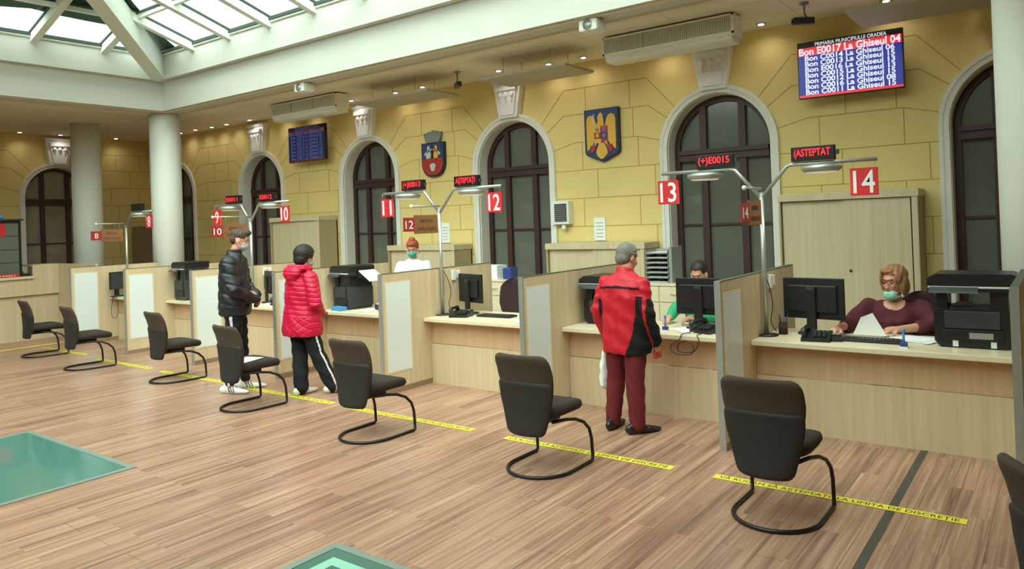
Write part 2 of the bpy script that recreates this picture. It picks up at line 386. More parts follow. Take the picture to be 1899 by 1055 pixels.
# windows (local: x along wall, y into wall)
def window(idx,loc,rz,glass='wglass'):
    W=RI
    mb=MB(); 
    def ring(r0,r1,y0,y1,mt,zb=SILL):
        A=arc(0,r1,28);B=arc(0,r0,28)
        P=[(r1,zb)]+A+[(-r1,zb)]; Q=[(r0,zb)]+B+[(-r0,zb)]
        n=len(P); vs=[(p[0],y,p[1]) for y in (y0,y1) for p in P]+[(p[0],y,p[1]) for y in (y0,y1) for p in Q]; fs=[]
        for i in range(n-1):
            fs+= [(i,i+1,2*n+i+1,2*n+i),(n+i,3*n+i,3*n+i+1,n+i+1),(i,n+i,n+i+1,i+1),(2*n+i,2*n+i+1,3*n+i+1,3*n+i)]
        fs+= [(0,2*n,3*n,n),(n-1,2*n-1,4*n-1,3*n-1)]
        mb.add(vs,fs,mt)
    ring(RI-.075,RI,.2,.29,'frame')
    h=RI-.07
    mb.box(-h,h,.17,.29,2.53,2.68,'frame'); mb.box(-h,h,.14,.2,2.62,2.67,'frame')
    mb.box(-h,h,.2,.29,SILL,SILL+.1,'frame'); mb.box(-h,h,.22,.27,1.66,1.69,'frame')
    for x in (-.265,.265):
        zt=SPR+math.sqrt(max(0,(h+.03)**2-x*x)); mb.box(x-.045,x+.045,.19,.29,SILL,zt,'frame')
    fr=struct(mb.build('window_%d'%idx,None,loc,rz))
    A=arc(0,RI-.03,24); n=len(A); P=[(RI-.03,SILL+.02)]+A+[(-RI+.03,SILL+.02)]
    MB().prism(P,.25,.262,'y',glass).build('window_pane',fr)
    # jamb and trim
    mb=MB(); ring(RI,RI+.05,-.0,.3,'trimw'); ring(RI+.01,RO,-.035,.0,'trimw',0.0); ring(RO-.03,RO+.012,-.045,.0,'trimw',0.0)
    struct(mb.build('trim_%d'%idx,None,loc,rz))
    # keystone
    mb=MB(); zk0,zk1=3.36,ZC-.12
    mb.prism([(-.17,zk0+.06),(.17,zk0+.06),(.27,zk1),(-.27,zk1)],-.10,0,'y','plaster')
    mb.prism([(-.125,zk0+.1),(.125,zk0+.1),(.20,zk1-.06),(-.20,zk1-.06)],-.125,-.1,'y','plaster')
    mb.box(-.2,.2,-.16,-.1,zk1-.13,zk1-.07,'plaster'); mb.box(-.29,.29,-.13,0,zk1,zk1+.05,'plaster')
    for x in (-.11,0,.11):
        mb.ell((x,-.13,zk1-.2),.04,.035,.05,'plaster',10,6); mb.cyl((x,-.13,zk1-.2),(x,-.125,zk1-.33),.022,'plaster',8,.008)
    struct(mb.build('trim_%d'%(idx+20),None,loc,rz))
for i,c in enumerate(ARX): window(i+1,(c,WY,0),0)
window(7,(WXL,7.25,0),PI/2,'wglassl')
# ceiling of the galleries + beams round the court
mb=MB(); E_=.25
mb.box(WXL,XR,CY1+.2,WY,ZC,ZC+.1,'tiles'); mb.box(WXL,CX0-.2,YS,CY1+.2,ZC,ZC+.1,'tiles'); mb.box(CX1+.2,XR,YS,CY1+.2,ZC,ZC+.1,'tiles'); mb.box(CX0-.2,CX1+.2,YS,CY0-.2,ZC,ZC+.1,'tiles')
struct(mb.build('ceiling'))
def frame_ring(mb,o0,o1,z0,z1,mt):   # rectangular ring, o0 inner offset outwards from court, o1 outer
    a0,a1,b0,b1=CX0-o0,CX1+o0,CY0-o0,CY1+o0; A0,A1,B0,B1=CX0-o1,CX1+o1,CY0-o1,CY1+o1
    mb.box(A0,A1,b1,B1,z0,z1,mt).box(A0,A1,B0,b0,z0,z1,mt).box(A0,a0,b0,b1,z0,z1,mt).box(a1,A1,b0,b1,z0,z1,mt)
mb=MB(); frame_ring(mb,.06,.45,ZC-.02,4.60,'white'); struct(mb.build('trim_40'))
mb=MB(); frame_ring(mb,-.06,.45,4.60,5.04,'white'); frame_ring(mb,-.09,.45,5.02,5.075,'skyframe'); struct(mb.build('trim_41'))
mb=MB(); frame_ring(mb,.45,.55,ZC-.045,ZC,'ceil'); frame_ring(mb,.12,.2,ZC-.03,ZC-.018,'ceil'); struct(mb.build('trim_42'))
# roof slab outside over galleries so that only the court is open to the sky
mb=MB(); frame_ring(mb,.2,9,4.95,5.05,'ceil'); struct(mb.build('ceiling_outer'))
for nm,x,y,lab in (('column',-13.65,7.35,'thick round white column at the corner of the skylight, between counters 8 and 9'),('column',-.17,7.38,'round white column cut by the right edge of the photo'),('column',-15.9,6.9,'round shaded column in front of the far arched window'),):
    mb=MB().cyl((0,0,0),(0,0,ZC+.02),.272,'column',48); mb.cyl((0,0,0),(0,0,.12),.30,'column',48)
    o=mb.build(nm,None,(x,y,0)); tag(o,lab,'column'); o['group']='round columns'
# ---------------------------------------------------------------- skylight (hipped)
TAN=.32; Z0=5.06; HALF=(CX1-CX0)/2; CXM=(CX0+CX1)/2; CYM=(CY0+CY1)/2
sk=thing('skylight','hipped glass roof with white glazing bars over the hall','skylight',(CXM,CYM,Z0))
HX=(CX1-CX0)/2; HY=(CY1-CY0)/2; RH=min(HX,HY)
def slope_pt(side,a,t):  # a along curb from centre, t run inwards ; local to skylight
    z=TAN*t
    return {'n':Vector((a,HY-t,z)),'s':Vector((-a,-HY+t,z)),'w':Vector((-HX+t,a,z)),'e':Vector((HX-t,-a,z))}[side]
def bar(mb,p,q,w,h,mt):  # box beam between p,q ; h downward
    p=Vector(p);q=Vector(q);d=(q-p).normalized(); s=d.cross(Vector((0,0,1))).normalized()*w/2; u=s.cross(d).normalized()*h
    if u.z>0: u=-u
    vs=[p+s,p-s,p-s+u,p+s+u,q+s,q-s,q-s+u,q+s+u]
    mb.add(vs,[(0,1,2,3),(4,7,6,5),(0,4,5,1),(1,5,6,2),(2,6,7,3),(3,7,4,0)],mt)
T=[0,1.0,2.1,3.2,4.3,5.2]
for side,H_ in (('n',HX),('w',HY),('s',HX),('e',HY)):
    mbb=MB(); pos=[]
    base=(-11.98-CXM) if side in('n','s') else (6.05-CYM)
    k=-14
    while k<15:
        a=base+k*1.09; k+=1
        if abs(a)<H_-.15: pos.append(a)
    pos.sort()
    for a in pos:
        tm=min(RH,H_-abs(a)); bar(mbb,slope_pt(side,a,-.02),slope_pt(side,a,tm),.11,.13,'skyframe')
        bar(mbb,slope_pt(side,a,0)+Vector((0,0,.03)),slope_pt(side,a,tm)+Vector((0,0,.03)),.15,.03,'skydark')
    for t in T[1:]:
        L=H_-t
        if L>.1: 
            bar(mbb,slope_pt(side,-L,t),slope_pt(side,L,t),.06,.07,'skyframe')
            bar(mbb,slope_pt(side,-L,t)+Vector((0,0,.03)),slope_pt(side,L,t)+Vector((0,0,.03)),.11,.03,'skydark')
    bar(mbb,slope_pt(side,-H_,.06)+Vector((0,0,.02)),slope_pt(side,H_,.06)+Vector((0,0,.02)),.10,.05,'skydark')
    bar(mbb,slope_pt(side,-H_,.0)+Vector((0,0,.0)),slope_pt(side,H_,.0),.10,.09,'skyframe')
    mbb.build('glazing_bars',sk,fix=True)
    mbg=MB(); P=[slope_pt(side,-H_,0),slope_pt(side,H_,0)]+[slope_pt(side,H_-RH,RH),slope_pt(side,-H_+RH-.001,RH)]; up=Vector((0,0,.05))
    mbg.add([p+up for p in P],[(0,1,2,3)],'skyglass'); mbg.build('glass',sk,fix=False)
for sx,sy in ((-1,1),(1,1),(-1,-1),(1,-1)):
    mbh=MB(); p=Vector((sx*(HX+.03),sy*(HY+.03),-.36)); q=Vector((sx*(HX-RH),sy*(HY-RH),TAN*RH-.02))
    bar(mbh,p+Vector((0,0,.30)),q,.24,.42,'skyframe'); mbh.build('hip_beam',sk)
# dark flashing beside the hip and the drawn shade cloth on the left slope
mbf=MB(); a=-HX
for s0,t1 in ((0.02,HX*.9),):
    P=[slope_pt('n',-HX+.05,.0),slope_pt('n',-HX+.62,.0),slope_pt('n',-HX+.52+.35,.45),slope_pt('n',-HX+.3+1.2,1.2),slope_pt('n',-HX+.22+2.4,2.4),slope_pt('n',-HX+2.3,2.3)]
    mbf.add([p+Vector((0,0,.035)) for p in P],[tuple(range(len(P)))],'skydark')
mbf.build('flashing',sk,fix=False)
mbs=MB(); ys=[-5.1+.4*i for i in range(26)]
top=[slope_pt('w',y,2.2) for y in ys]; 
bot=[slope_pt('w',y,.68+.10*math.sin(y*2.1)+.04*math.sin(y*5)) for y in ys]
vs=[];fs=[]
n=0
for y in ys:
    t0=.52+.07*math.sin(y*2.1+1)+.04*math.sin(y*5); lim=HY-abs(y)
    t1=min(2.1,lim)
    if t1>t0:
        vs+=[slope_pt('w',y,t0)+Vector((0,0,.08)),slope_pt('w',y,t1)+Vector((0,0,.08))]; n+=1
fs=[(2*i,2*i+2,2*i+3,2*i+1) for i in range(n-1)]
mbs.add(vs,fs,'shade'); so=mbs.build('shade_cloth',sk,fix=False)
# ---------------------------------------------------------------- floor details
mb=MB().box(-.925,-.875,-6,6.22,.0,.0015,'strip'); struct(mb.build('trim_43'))
def floor_pane(x0,x1,y0,y1,label,stripe):
    o=thing('floor_glass_pane',label,'glass floor pane',((x0+x1)/2,(y0+y1)/2,0))
    w_,h_=(x1-x0)/2,(y1-y0)/2
    mb=MB()
    for a in ((-w_,w_,h_-.05,h_),(-w_,w_,-h_,-h_+.05),(-w_,-w_+.05,-h_+.05,h_-.05),(w_-.05,w_,-h_+.05,h_-.05)): mb.box(a[0],a[1],a[2],a[3],.0,.008,'gframe')
    mb.build('frame',o)
    MB().box(-w_+.05,w_-.05,-h_+.05,h_-.05,.0,.004,'fglass' if not stripe else 'fglassd').build('glass',o)
    if stripe:
        mb=MB(); q=.13; g=.07
        for a in ((-w_+q,w_-q,h_-q-g,h_-q),(-w_+q,w_-q,-h_+q,-h_+q+g),(-w_+q,-w_+q+g,-h_+q+g,h_-q-g),(w_-q-g,w_-q,-h_+q+g,h_-q-g)): mb.box(*a,.0035,.0055,'gstripe')
        mb.build('pale_border',o)
floor_pane(-7.88,-5.87,.8,2.85,'green glass floor pane set in the planks, left of the photo',False)
floor_pane(-3.42,-1.41,.72,2.78,'green glass floor pane with pale inner border at the bottom edge',True)
TT='VĂ RUGĂM SĂ AȘTEPTAȚI  LA LIMITA DE DISCREȚIE'
for x0,x1,y,lab in ((-2.01,-.51,4.925,'nearest yellow floor tape with black lettering, before counter 14'),(-3.83,-2.32,4.925,'yellow floor tape with black lettering, before counter 13'),(-5.80,-4.21,4.955,'yellow floor tape crossing the base of the chair before counter 12'),(-7.72,-6.12,4.99,"yellow floor tape under the pink-coated woman's shoes"),(-9.62,-8.05,5.03,'yellow floor tape behind the chair before counter 9'),(-11.5,-9.95,5.06,'yellow floor tape between the second and third chairs from the left'),(-13.6,-12.1,5.15,'farthest yellow floor tape in the counter row, by the leftmost chair')):
    mb=MB().box(x0,x1,y-.04,y+.04,0.0015,.004,'tape')
    text_on(mb,TT,.062,((x0+x1)/2,y,.0045),(1,0,0),(0,1,0),'ink',ext=.0003,fitw=(x1-x0)*.95)
    tag(worldbuild(mb,'floor_tape',((x0+x1)/2,y,0)),lab,'floor tape','yellow waiting-line tapes')
mb=MB().box(-14.0,-13.92,3.6,5.6,0,.003,'tape'); tag(worldbuild(mb,'floor_tape',(-13.96,4.6,0)),'yellow floor tape running along the far end counter','floor tape','yellow waiting-line tapes')
# ---------------------------------------------------------------- counter row
DX=[-2.155-1.866*k for k in range(-1,7)]; DX[0]=-.27  # dividers 14/15, 13/14, ... 7/8
FY,PY,DY,TOP,DT=5.47,6.22,6.10,1.30,.755
names=['right of counter 14, at the right edge','between counters 13 and 14','between counters 12 and 13','between counters 11 and 12','between counters 10 and 11','between counters 9 and 10','between counters 8 and 9','left of counter 8, far end of the row']
for i,x in enumerate(DX):
    o=thing('divider','birch privacy divider with frosted panel, '+names[i],'divider',(x,FY,0),0,'counter dividers')
    yb=1.52 if i==0 else (1.5 if i==7 else 1.9)
    mb=MB()
    mb.box(-.022,.022,.012,yb,.06,TOP-.006,'birch'); mb.build('panel',o)
    MB().box(-.025,.025,0,.014,0,TOP,'alu').build('front_edge',o)
    MB().box(-.024,.024,.012,yb,TOP-.006,TOP,'grass').build('top_edge',o)
    MB().box(-.024,.024,.012,yb,0,.06,'plinth').build('plinth',o)
    mb=MB()
    mb.box(.020,.026,.055,.44,.22,1.205,'birchtop'); mb.box(.022,.028,.07,.425,.235,1.19,'frost'); mb.build('frosted_panel',o)
    if i in (1,3,5):
        mb=MB().box(.022,.05,1.13,1.19,1.14,1.26,'whitep',.006).box(.022,.045,1.22,1.27,1.16,1.25,'whitep',.006); mb.build('socket',o)
cn=[14,13,12,11,10,9,8]
for i in range(7):
    xr=DX[i]-.026; xl=DX[i+1]+.026; n=cn[i]
    o=thing('counter_unit','birch service counter unit number %d with pale worktop'%n,'counter',((xl+xr)/2,DY,0),0,'counter units'); h=(xr-xl)/2
    MB().box(-h,h,0,.78,DT-.04,DT,'birchtop',.004).build('worktop',o)
    MB().box(-h,h,PY-DY+.015,PY-DY+.035,.455,DT-.04,'birchshade').build('upper_panel',o)
    MB().box(-h,h,PY-DY,PY-DY+.022,0,.45,'birch').build('lower_panel',o)
# end counter along X=-14.85
o=thing('end_counter','long birch reception counter along the far left end','counter',(-14.85,5.9,0))
mb=MB(); mb.box(-.1,-.06,-6,0,0,.84,'birch'); mb.build('lower_panel',o)
mb=MB(); mb.prism([(-6,.80),(.0,.80),(.0,1.33),(-.42,1.33),(-.42,1.10),(-6,1.10)],-.04,0,'x','birch'); mb.build('front_panel',o)
MB().box(-.45,.05,-6,-.42,1.10,1.14,'birchtop').build('service_ledge',o); MB().box(-.5,-.04,-.42,.0,1.31,1.335,'birch').build('top_cap',o)
MB().box(-.5,1.47,.0,.04,0,1.335,'birch').build('return_panel',o)
# ---------------------------------------------------------------- visitor chairs
def slab(W,Y,z0,z1,th,mt,nu=12,nv=16,crn=.06,curv=.05,ysgn=1):
    """upright padded slab; W(z) half width, Y(z) y of the centre surface; curv bends the sides forward (+y)"""
    vs=[];fs=[]
    def hw(z):
        w=W(z); d=min(z-z0,z1-z); 
        if d<crn: w-= crn-math.sqrt(max(0,crn*crn-(crn-d)**2))
        return w
    def thk(u,z):
        d=min(z-z0,z1-z); e=min(1,math.sqrt(max(0,1-(1-min(1,d/.03))**2))+.15); g=math.sqrt(max(0,1-abs(u)**6))*.85+.15
        return th/2*e*g
    zz=[z0+(z1-z0)*(.5-.5*math.cos(PI*j/nv)) for j in range(nv+1)]
    uu_=[math.sin(PI/2*(-1+2*i/nu)) for i in range(nu+1)]
    for s in (-1,1):
        for z in zz:
            for u in uu_:
                vs.append((u*hw(z),Y(z)+curv*u*u+s*thk(u,z),z))
    n=nu+1; K=(nv+1)*n
    for j in range(nv):
        for i in range(nu):
            a=j*n+i; fs+= [(a,a+1,a+n+1,a+n),(K+a,K+a+n,K+a+n+1,K+a+1)]
    for i in range(nu): fs+= [(i,K+i,K+i+1,i+1),(nv*n+i,nv*n+i+1,K+nv*n+i+1,K+nv*n+i)]
    for j in range(nv): a=j*n; b=a+nu; fs+= [(a,a+n,K+a+n,K+a),(b,K+b,K+b+n,b+n)]
    return vs,fs
def lerp_tab(tab):
    def f(z):
        for (a,p),(b,q) in zip(tab,tab[1:]):
            if z<=b:
                t=(z-a)/(b-a); t=max(0,min(1,t)); t=t*t*(3-2*t) if False else t; return p+(q-p)*t
        return tab[-1][1]
    return f
def make_chair(loc,rz,label,group='cantilever visitor chairs'):
    t=thing('visitor_chair',label,'chair',loc,rz,group)
    Wf=lerp_tab([(.29,.155),(.40,.172),(.55,.212),(.64,.228),(.69,.24),(.80,.238),(.87,.225)]); Yf=lerp_tab([(.29,-.215),(.45,-.195),(.60,-.20),(.75,-.235),(.87,-.285)])
    v,f=slab(Wf,Yf,.36,.87,.055,None,crn=.05,curv=.035); MB().add(v,f,'fabric',True).build('backrest',t)
    Ws=lerp_tab([(.29,.160),(.40,.190),(.55,.228),(.67,.238)]); Ys=lerp_tab([(.29,-.235),(.45,-.222),(.60,-.225),(.67,-.236)])
    v,f=slab(Ws,Ys,.285,.675,.045,None,crn=.045,curv=.035); MB().add(v,f,'shell',True).build('back_shell',t)
    # seat
    mb=MB(); rings=[]
    prof=[(.395,.80),(.405,.93),(.43,1.0),(.455,.99),(.472,.95),(.479,.86)]
    nn=36; vs=[];fs=[]
    for zc,k in prof:
        for q in range(nn):
            a=2*PI*q/nn; c,d=math.cos(a),math.sin(a); x=.232*k*math.copysign(abs(c)**.55,c); y=.05+.25*k*math.copysign(abs(d)**.55,d)
            z=zc-.022*max(0,(y-.12)/.17)**2+.012*(x/.22)**2; vs.append((x,y,z))
    for j in range(len(prof)-1):
        for q in range(nn): fs.append((j*nn+q,j*nn+(q+1)%nn,(j+1)*nn+(q+1)%nn,(j+1)*nn+q))
    fs+= [tuple(range(nn))[::-1],tuple((len(prof)-1)*nn+q for q in range(nn))]
    mb.add(vs,fs,'fabd',True).build('seat',t)
    MB().box(-.10,.10,-.21,.1,.345,.39,'black',.01).box(-.045,.045,-.225,-.15,.33,.42,'black',.01).build('seat_bracket',t)
    P=[]
    up=[(.16,-.10,.372),(.19,.02,.368),(.215,.12,.352),(.235,.20,.315),(.247,.255,.255),(.25,.278,.18),(.25,.285,.09),(.25,.285,.02)]
    P+= [(-x,y,z) for x,y,z in up]
    P.append((-.25,.27,.013)); 
    for q in range(0,17):
        a=PI+PI*q/16; P.append((.25*math.cos(a),-.02+.26*math.sin(a),.013))
    P.append((.25,.27,.013)); P+= up[::-1]
    MB().tube(P,.0125,'blackmetal',10).build('frame',t)
    return t
ch=[(-1.44,4.48,.0,'nearest dark brown visitor chair, before counter 14'),(-3.14,4.48,0,'dark brown visitor chair before counter 13, behind the man in red'),(-4.90,4.40,.0,'dark brown visitor chair before counter 12'),(-6.83,4.48,-.06,'dark brown visitor chair with white paper on its seat'),(-8.93,4.83,-.08,'dark brown visitor chair, third from the left'),(-10.95,4.68,-.10,'dark brown visitor chair, second from the left'),(-12.78,4.82,-.12,'leftmost dark brown visitor chair'),(.09,3.38,-.9,'dark visitor chair cut by the lower right corner')]
c0=make_chair((ch[0][0],ch[0][1],0),ch[0][2],ch[0][3])
for x,y,a,l in ch[1:]: dup(c0,(x,y,0),a,l)
mb=MB().box(-.11,.11,-.15,.15,0,.002,'paper'); tag(mb.build('paper_sheet',None,(-6.83,4.46,.483),.3),'white paper lying on the seat of a visitor chair','paper')
# ---------------------------------------------------------------- ceiling fittings
SP=[(-10.23,8.98),(-9.12,9.0),(-8.44,8.95),(-6.76,8.84),(-5.96,9.0),(-5.37,9.0),(-2.87,9.0),(-1.5,9.0),(-16.04,9.0),(-15.36,8.97),(-14.76,9.0),(-14.2,9.0),(-13.37,9.0),(-17.8,6.4),(-17.8,7.2),(-17.8,8.4),(-11.6,9.0),(-4.2,9.0),(-12.5,9.0),(-.3,9.0)]
where=['above the third-last arch','left of the hanging panels','over the middle wall']
sl=None
for k,(x,y) in enumerate(SP):
    o=thing('ceiling_spotlight','small round recessed halogen spotlight in the tiled ceiling near the wall','spotlight',(x,y,ZC),0,'recessed ceiling spotlights')
    MB().cyl((0,0,-.012),(0,0,.0),.055,'chrome',20).build('trim_ring',o)
    MB().cyl((0,0,-.018),(0,0,-.0125),.036,'spotglow',16).build('bulb',o)
    l=bpy.data.lights.new('spot_lamp','SPOT'); l.energy=8; l.color=(1,.92,.80); l.spot_size=2.5; l.spot_blend=1.0; l.shadow_soft_size=.04
    lo=bpy.data.objects.new('spot_lamp',l); COL.objects.link(lo); lo.parent=o; lo.location=(0,0,-.03)
    lo.rotation_euler=(math.radians(12),0,0)
for x0,x1,y0,y1,lab in ((-9.20,-7.50,8.05,8.78,'grey hanging ceiling panel above the arch behind counter 11'),(-6.50,-5.08,8.05,8.78,'grey hanging ceiling panel above the arch behind counter 12'),(-1.72,-.40,8.05,8.85,'grey hanging ceiling panel at the upper right above the big screen')):
    cx,cy=(x0+x1)/2,(y0+y1)/2; o=thing('hanging_panel',lab,'ceiling panel',(cx,cy,3.79),0,'hanging ceiling panels')
    a,b=x1-cx,y1-cy
    MB().box(-a,a,-b,b,0,.035,'hang',.005).build('panel',o)
    for px in (-a*.55,a*.55):
        for py in (-b*.6,b*.6): MB().cyl((px,py,.03),(px,py,.30),.004,'alu',6).build('hanger_wire',o)
    MB().box(-a*.7,-a*.58,-.05,.05,.035,.06,'dark').box(a*.5,a*.62,-.05,.05,.035,.06,'dark').build('clip',o)
for x0,x1,lab in ((-4.60,-2.92,'long white air heater under the ceiling, upper right of the coat of arms'),(-11.5,-9.70,'long white air heater under the ceiling above the small screen')):
    cx=(x0+x1)/2; a=x1-cx; o=thing('air_heater',lab,'air heater',(cx,8.2,3.76),0,'ceiling air heaters')
    MB().box(-a,a,0,.28,.07,.31,'heat',.008).build('casing',o)
    mb=MB().box(-a,a,-.02,0,.085,.105,'heat').box(-a,a,-.02,0,.285,.305,'heat').box(-a,-a+.025,-.02,0,.085,.305,'heat').box(a-.025,a,-.02,0,.085,.305,'heat'); mb.build('grille_frame',o)
    mb=MB().box(-a+.025,a-.025,-.006,0,.105,.285,'grille')
    n=70
    for i in range(n): xx=-a+.04+(2*a-.08)*i/(n-1); mb.box(xx-.003,xx+.003,-.014,-.006,.105,.285,'heat')
    for xx in (-a/3,a/3): mb.box(xx-.006,xx+.006,-.017,-.005,.105,.285,'alud')
    mb.build('grille',o)
    mb=MB(); mb.prism([(.02,.07),(.0,.02),(.06,.0),(.26,.0),(.28,.07)],-a+.03,a-.03,'x','whitep'); mb.build('air_outlet',o)
    for xx in (-a+.15,a-.15): MB().box(xx-.02,xx+.02,.05,.25,.31,.33,'alud').build('bracket',o)
for x,y,lab in ((-9.39,7.30,'small white ceiling speaker box just above the far air heater'),(-4.23,7.30,'small white ceiling speaker box left of the near air heater')):
    o=thing('ceiling_speaker',lab,'speaker',(x,y,ZC),0); mb=MB(); mb.box(-.12,.12,-.10,.12,-.17,-.03,'whitep',.03); mb.build('housing',o)
    MB().cyl((0,-.105,-.10),(0,-.09,-.10),.06,'alu',20).build('grille',o); MB().cyl((0,0,-.03),(0,0,.0),.05,'alud',12).build('mount',o)
def cctv(x,y,z,rz,lab):
    o=thing('security_camera',lab,'security camera',(x,y,z),rz,'security cameras')
    MB().cyl((0,0,0),(0,0,-.02),.05,'alud',14).tube([(0,0,-.01),(0,0,-.12),(0,.03,-.17)],.012,'alud',8).build('bracket',o)
    MB().box(-.04,.04,-.13,.10,-.24,-.165,'dark',.012).build('housing',o); MB().cyl((0,-.14,-.205),(0,-.125,-.205),.026,'black',12).build('lens',o)
cctv(-7.26,8.47,ZC,.9,'dark security camera on the ceiling between two hanging panels'); cctv(-2.22,8.45,ZC,-.9,'dark security camera on the ceiling left of the big screen'); cctv(-11.9,8.75,ZC,.6,'dark security camera at the left end of the far air heater')
o=thing('ceiling_lamp','small amber dome lamp under the ceiling, right of the big screen','lamp',(-1.10,8.9,ZC))
MB().loft([(0,0,-.14,.055,.055),(0,0,-.08,.075,.075),(0,0,0,.07,.07)],mat('amber_dome',(150,120,72),.4),16).build('shade',o); MB().ell((0,0,-.13),.02,.02,.02,'spotglow',8,6).build('bulb',o)
# ---------------------------------------------------------------- wall screens
def screen(x0,x1,z0,z1,rows,lab,far):
    cx,cz=(x0+x1)/2,(z0+z1)/2; o=thing('wall_screen',lab,'screen',(cx,9.1,cz)); a=x1-cx;b=z1-cz
    B,Rd,Tx=('scrblue2','scrred2','scrtxt2') if far else ('scrblue','scrred','scrtxt')
    MB().box(-a,a,-.06,0,-b,b,'black',.006).build('casing',o); MB().box(-.2,.2,0,.2,-.15,.15,'black').build('wall_bracket',o)
    y=-.0615; e=.012
    MB().box(-a+e,a-e,y-.001,y,-b+e,b-e,B).build('display',o)
    H=2*b-2*e; top=b-e
    MB().box(-a+e,a-e,y-.002,y-.001,top-.09*H,top,'black').box(-a+e,a-e,y-.0021,y-.001,top-.235*H,top-.09*H,Rd).box(-a+e,a-e,y-.0021,y-.001,-b+e,-b+e+.04*H,Rd).build('coloured_bands',o)
    mb=MB(); R_=(1,0,0);U_=(0,0,1)
    text_on(mb,'PRIMARIA MUNICIPIULUI ORADEA',.055*b/.3,(.02,y-.003,top-.045*H),R_,U_,Tx,ext=.0005,fitw=1.35*a)
    text_on(mb,rows[0],.105*b/.3,(0,y-.003,top-.163*H),R_,U_,Tx,bold=.003,ext=.0005,fitw=1.92*a)
    n=len(rows)-1
    for i,r in enumerate(rows[1:]): text_on(mb,r,.074*b/.3,(-.0,y-.003,top-(.235+.725*(i+.5)/n)*H),R_,U_,Tx,bold=.002,ext=.0005,fitw=1.7*a)
    mb.build('lettering',o); return o
R1=['Bon E0017 La Ghiseul 04','Bon C0014 La Ghiseul 06','Bon C0013 La Ghiseul 15','Bon E0016 La Ghiseul 13','Bon C0015 La Ghiseul 13','Bon C0012 La Ghiseul 15','Bon C0016 La Ghiseul 08','Bon C0011 La Ghiseul 15']
s1=screen(-2.47,-1.36,3.12,3.78,R1,'big queue screen with white lettering on blue, high on the wall above counter 14',False); s1.rotation_euler=(0,0,.03)
screen(-12.16,-11.06,3.10,3.78,R1,'dim queue screen showing blue rows, high on the wall above counter 10',True)
# ---------------------------------------------------------------- emblems
o=thing('national_coat_of_arms','blue shield emblem with a golden eagle on the yellow wall','emblem',(-5.255,WY,3.0))
W_,H_=.275,.37
P=[(-W_,H_),(W_,H_),(W_,-.24),(W_-.02,-.28),(.03,-.375),(0,-.385),(-.03,-.375),(-W_+.02,-.28),(-W_,-.24)]
MB().prism(P,-.07,0,'y','edark').build('board',o)
MB().prism([(x*.93,z*.95) for x,z in P],-.074,-.07,'y','eblue').build('field',o)
mb=MB(); y0,y1=-.084,-.074
def wing(s): return [(s*.06,.10),(s*.10,.24),(s*.13,.275),(s*.18,.285),(s*.22,.26),(s*.235,.20),(s*.235,-.10),(s*.23,-.22),(s*.19,-.19),(s*.17,-.14),(s*.15,-.16),(s*.12,-.10),(s*.06,-.12)]
mb.prism(wing(1),y0,y1,'y','egold'); mb.prism(wing(-1)[::-1],y0,y1,'y','egold')
mb.prism([(-.075,.12),(-.045,.20),(-.055,.24),(-.03,.29),(.0,.315),(.03,.29),(.04,.24),(.05,.12),(.07,-.12),(-.07,-.12)],y0-.002,y1,'y','egold')
mb.prism([(-.04,-.12),(.05,-.12),(.09,-.22),(.10,-.27),(.05,-.32),(.02,-.345),(-.02,-.345),(-.06,-.31),(-.09,-.25),(-.07,-.20)],y0,y1,'y','egold')
mb.build('eagle',o)
mb=MB(); q=-.088
for x0,x1,z0,z1,c in ((-.11,-.01,.03,.12,'egold'),(-.01,.11,.03,.12,'ered'),(-.11,-.01,-.06,.03,'ered'),(-.01,.11,-.06,.03,'eblue'),(-.11,0,-.12,-.06,'egold'),(0,.11,-.12,-.06,'ered')): mb.box(x0,x1,q,y0,z0,z1,c)
mb.ell((.05,q,.08),.03,.004,.03,'eviolet',10,6).ell((.05,q,-.02),.035,.004,.03,'eviolet',10,6).ell((-.06,q,-.01),.025,.004,.035,'egold',10,6).ell((-.06,q,.07),.03,.004,.028,'egrey',10,6)
mb.build('inner_shield',o)
mb=MB(); 
for s in (-1,1): mb.prism([(s*.10,-.13),(s*.16,-.17),(s*.19,-.22),(s*.15,-.26),(s*.11,-.22),(s*.08,-.16)][::s],q,y1,'y','ered'); mb.cyl((s*.07,q,-.10),(s*.10,q,-.15),.012,'esilver',6)
mb.box(-.125,-.11,q,y1,.14,.30,'esilver').box(-.14,-.095,q,y1,.26,.275,'esilver'); mb.build('claws_and_sceptre',o)
o=thing('city_coat_of_arms','pointed city shield with a grey mural crown on the yellow wall','emblem',(-8.53,WY,2.92))
def sh(w,t,b,n=10): 
    R=[(w,t)]+[(w*math.cos(PI/2*i/n)**.7,-.06+(b+.06)*math.sin(PI/2*i/n)) for i in range(n)]+[(0,b)]
    return R+[(-x,z) for x,z in R[-2::-1]]
MB().prism(sh(.255,.265,-.31),-.06,0,'y','edark').build('board',o)
mb=MB().prism(sh(.235,.25,-.285),-.064,-.06,'y','eblue'); mb.build('field',o)
P=[p for p in sh(.232,-.06,-.28) if p[1]<=-.059]; P=[(.225,-.0),(.232,-.06)]+[p for p in P[1:-1]]+[(-.232,-.06),(-.225,-.0)]
mb=MB().prism(P,-.068,-.064,'y','ered'); mb.build('red_base',o)
mb=MB()
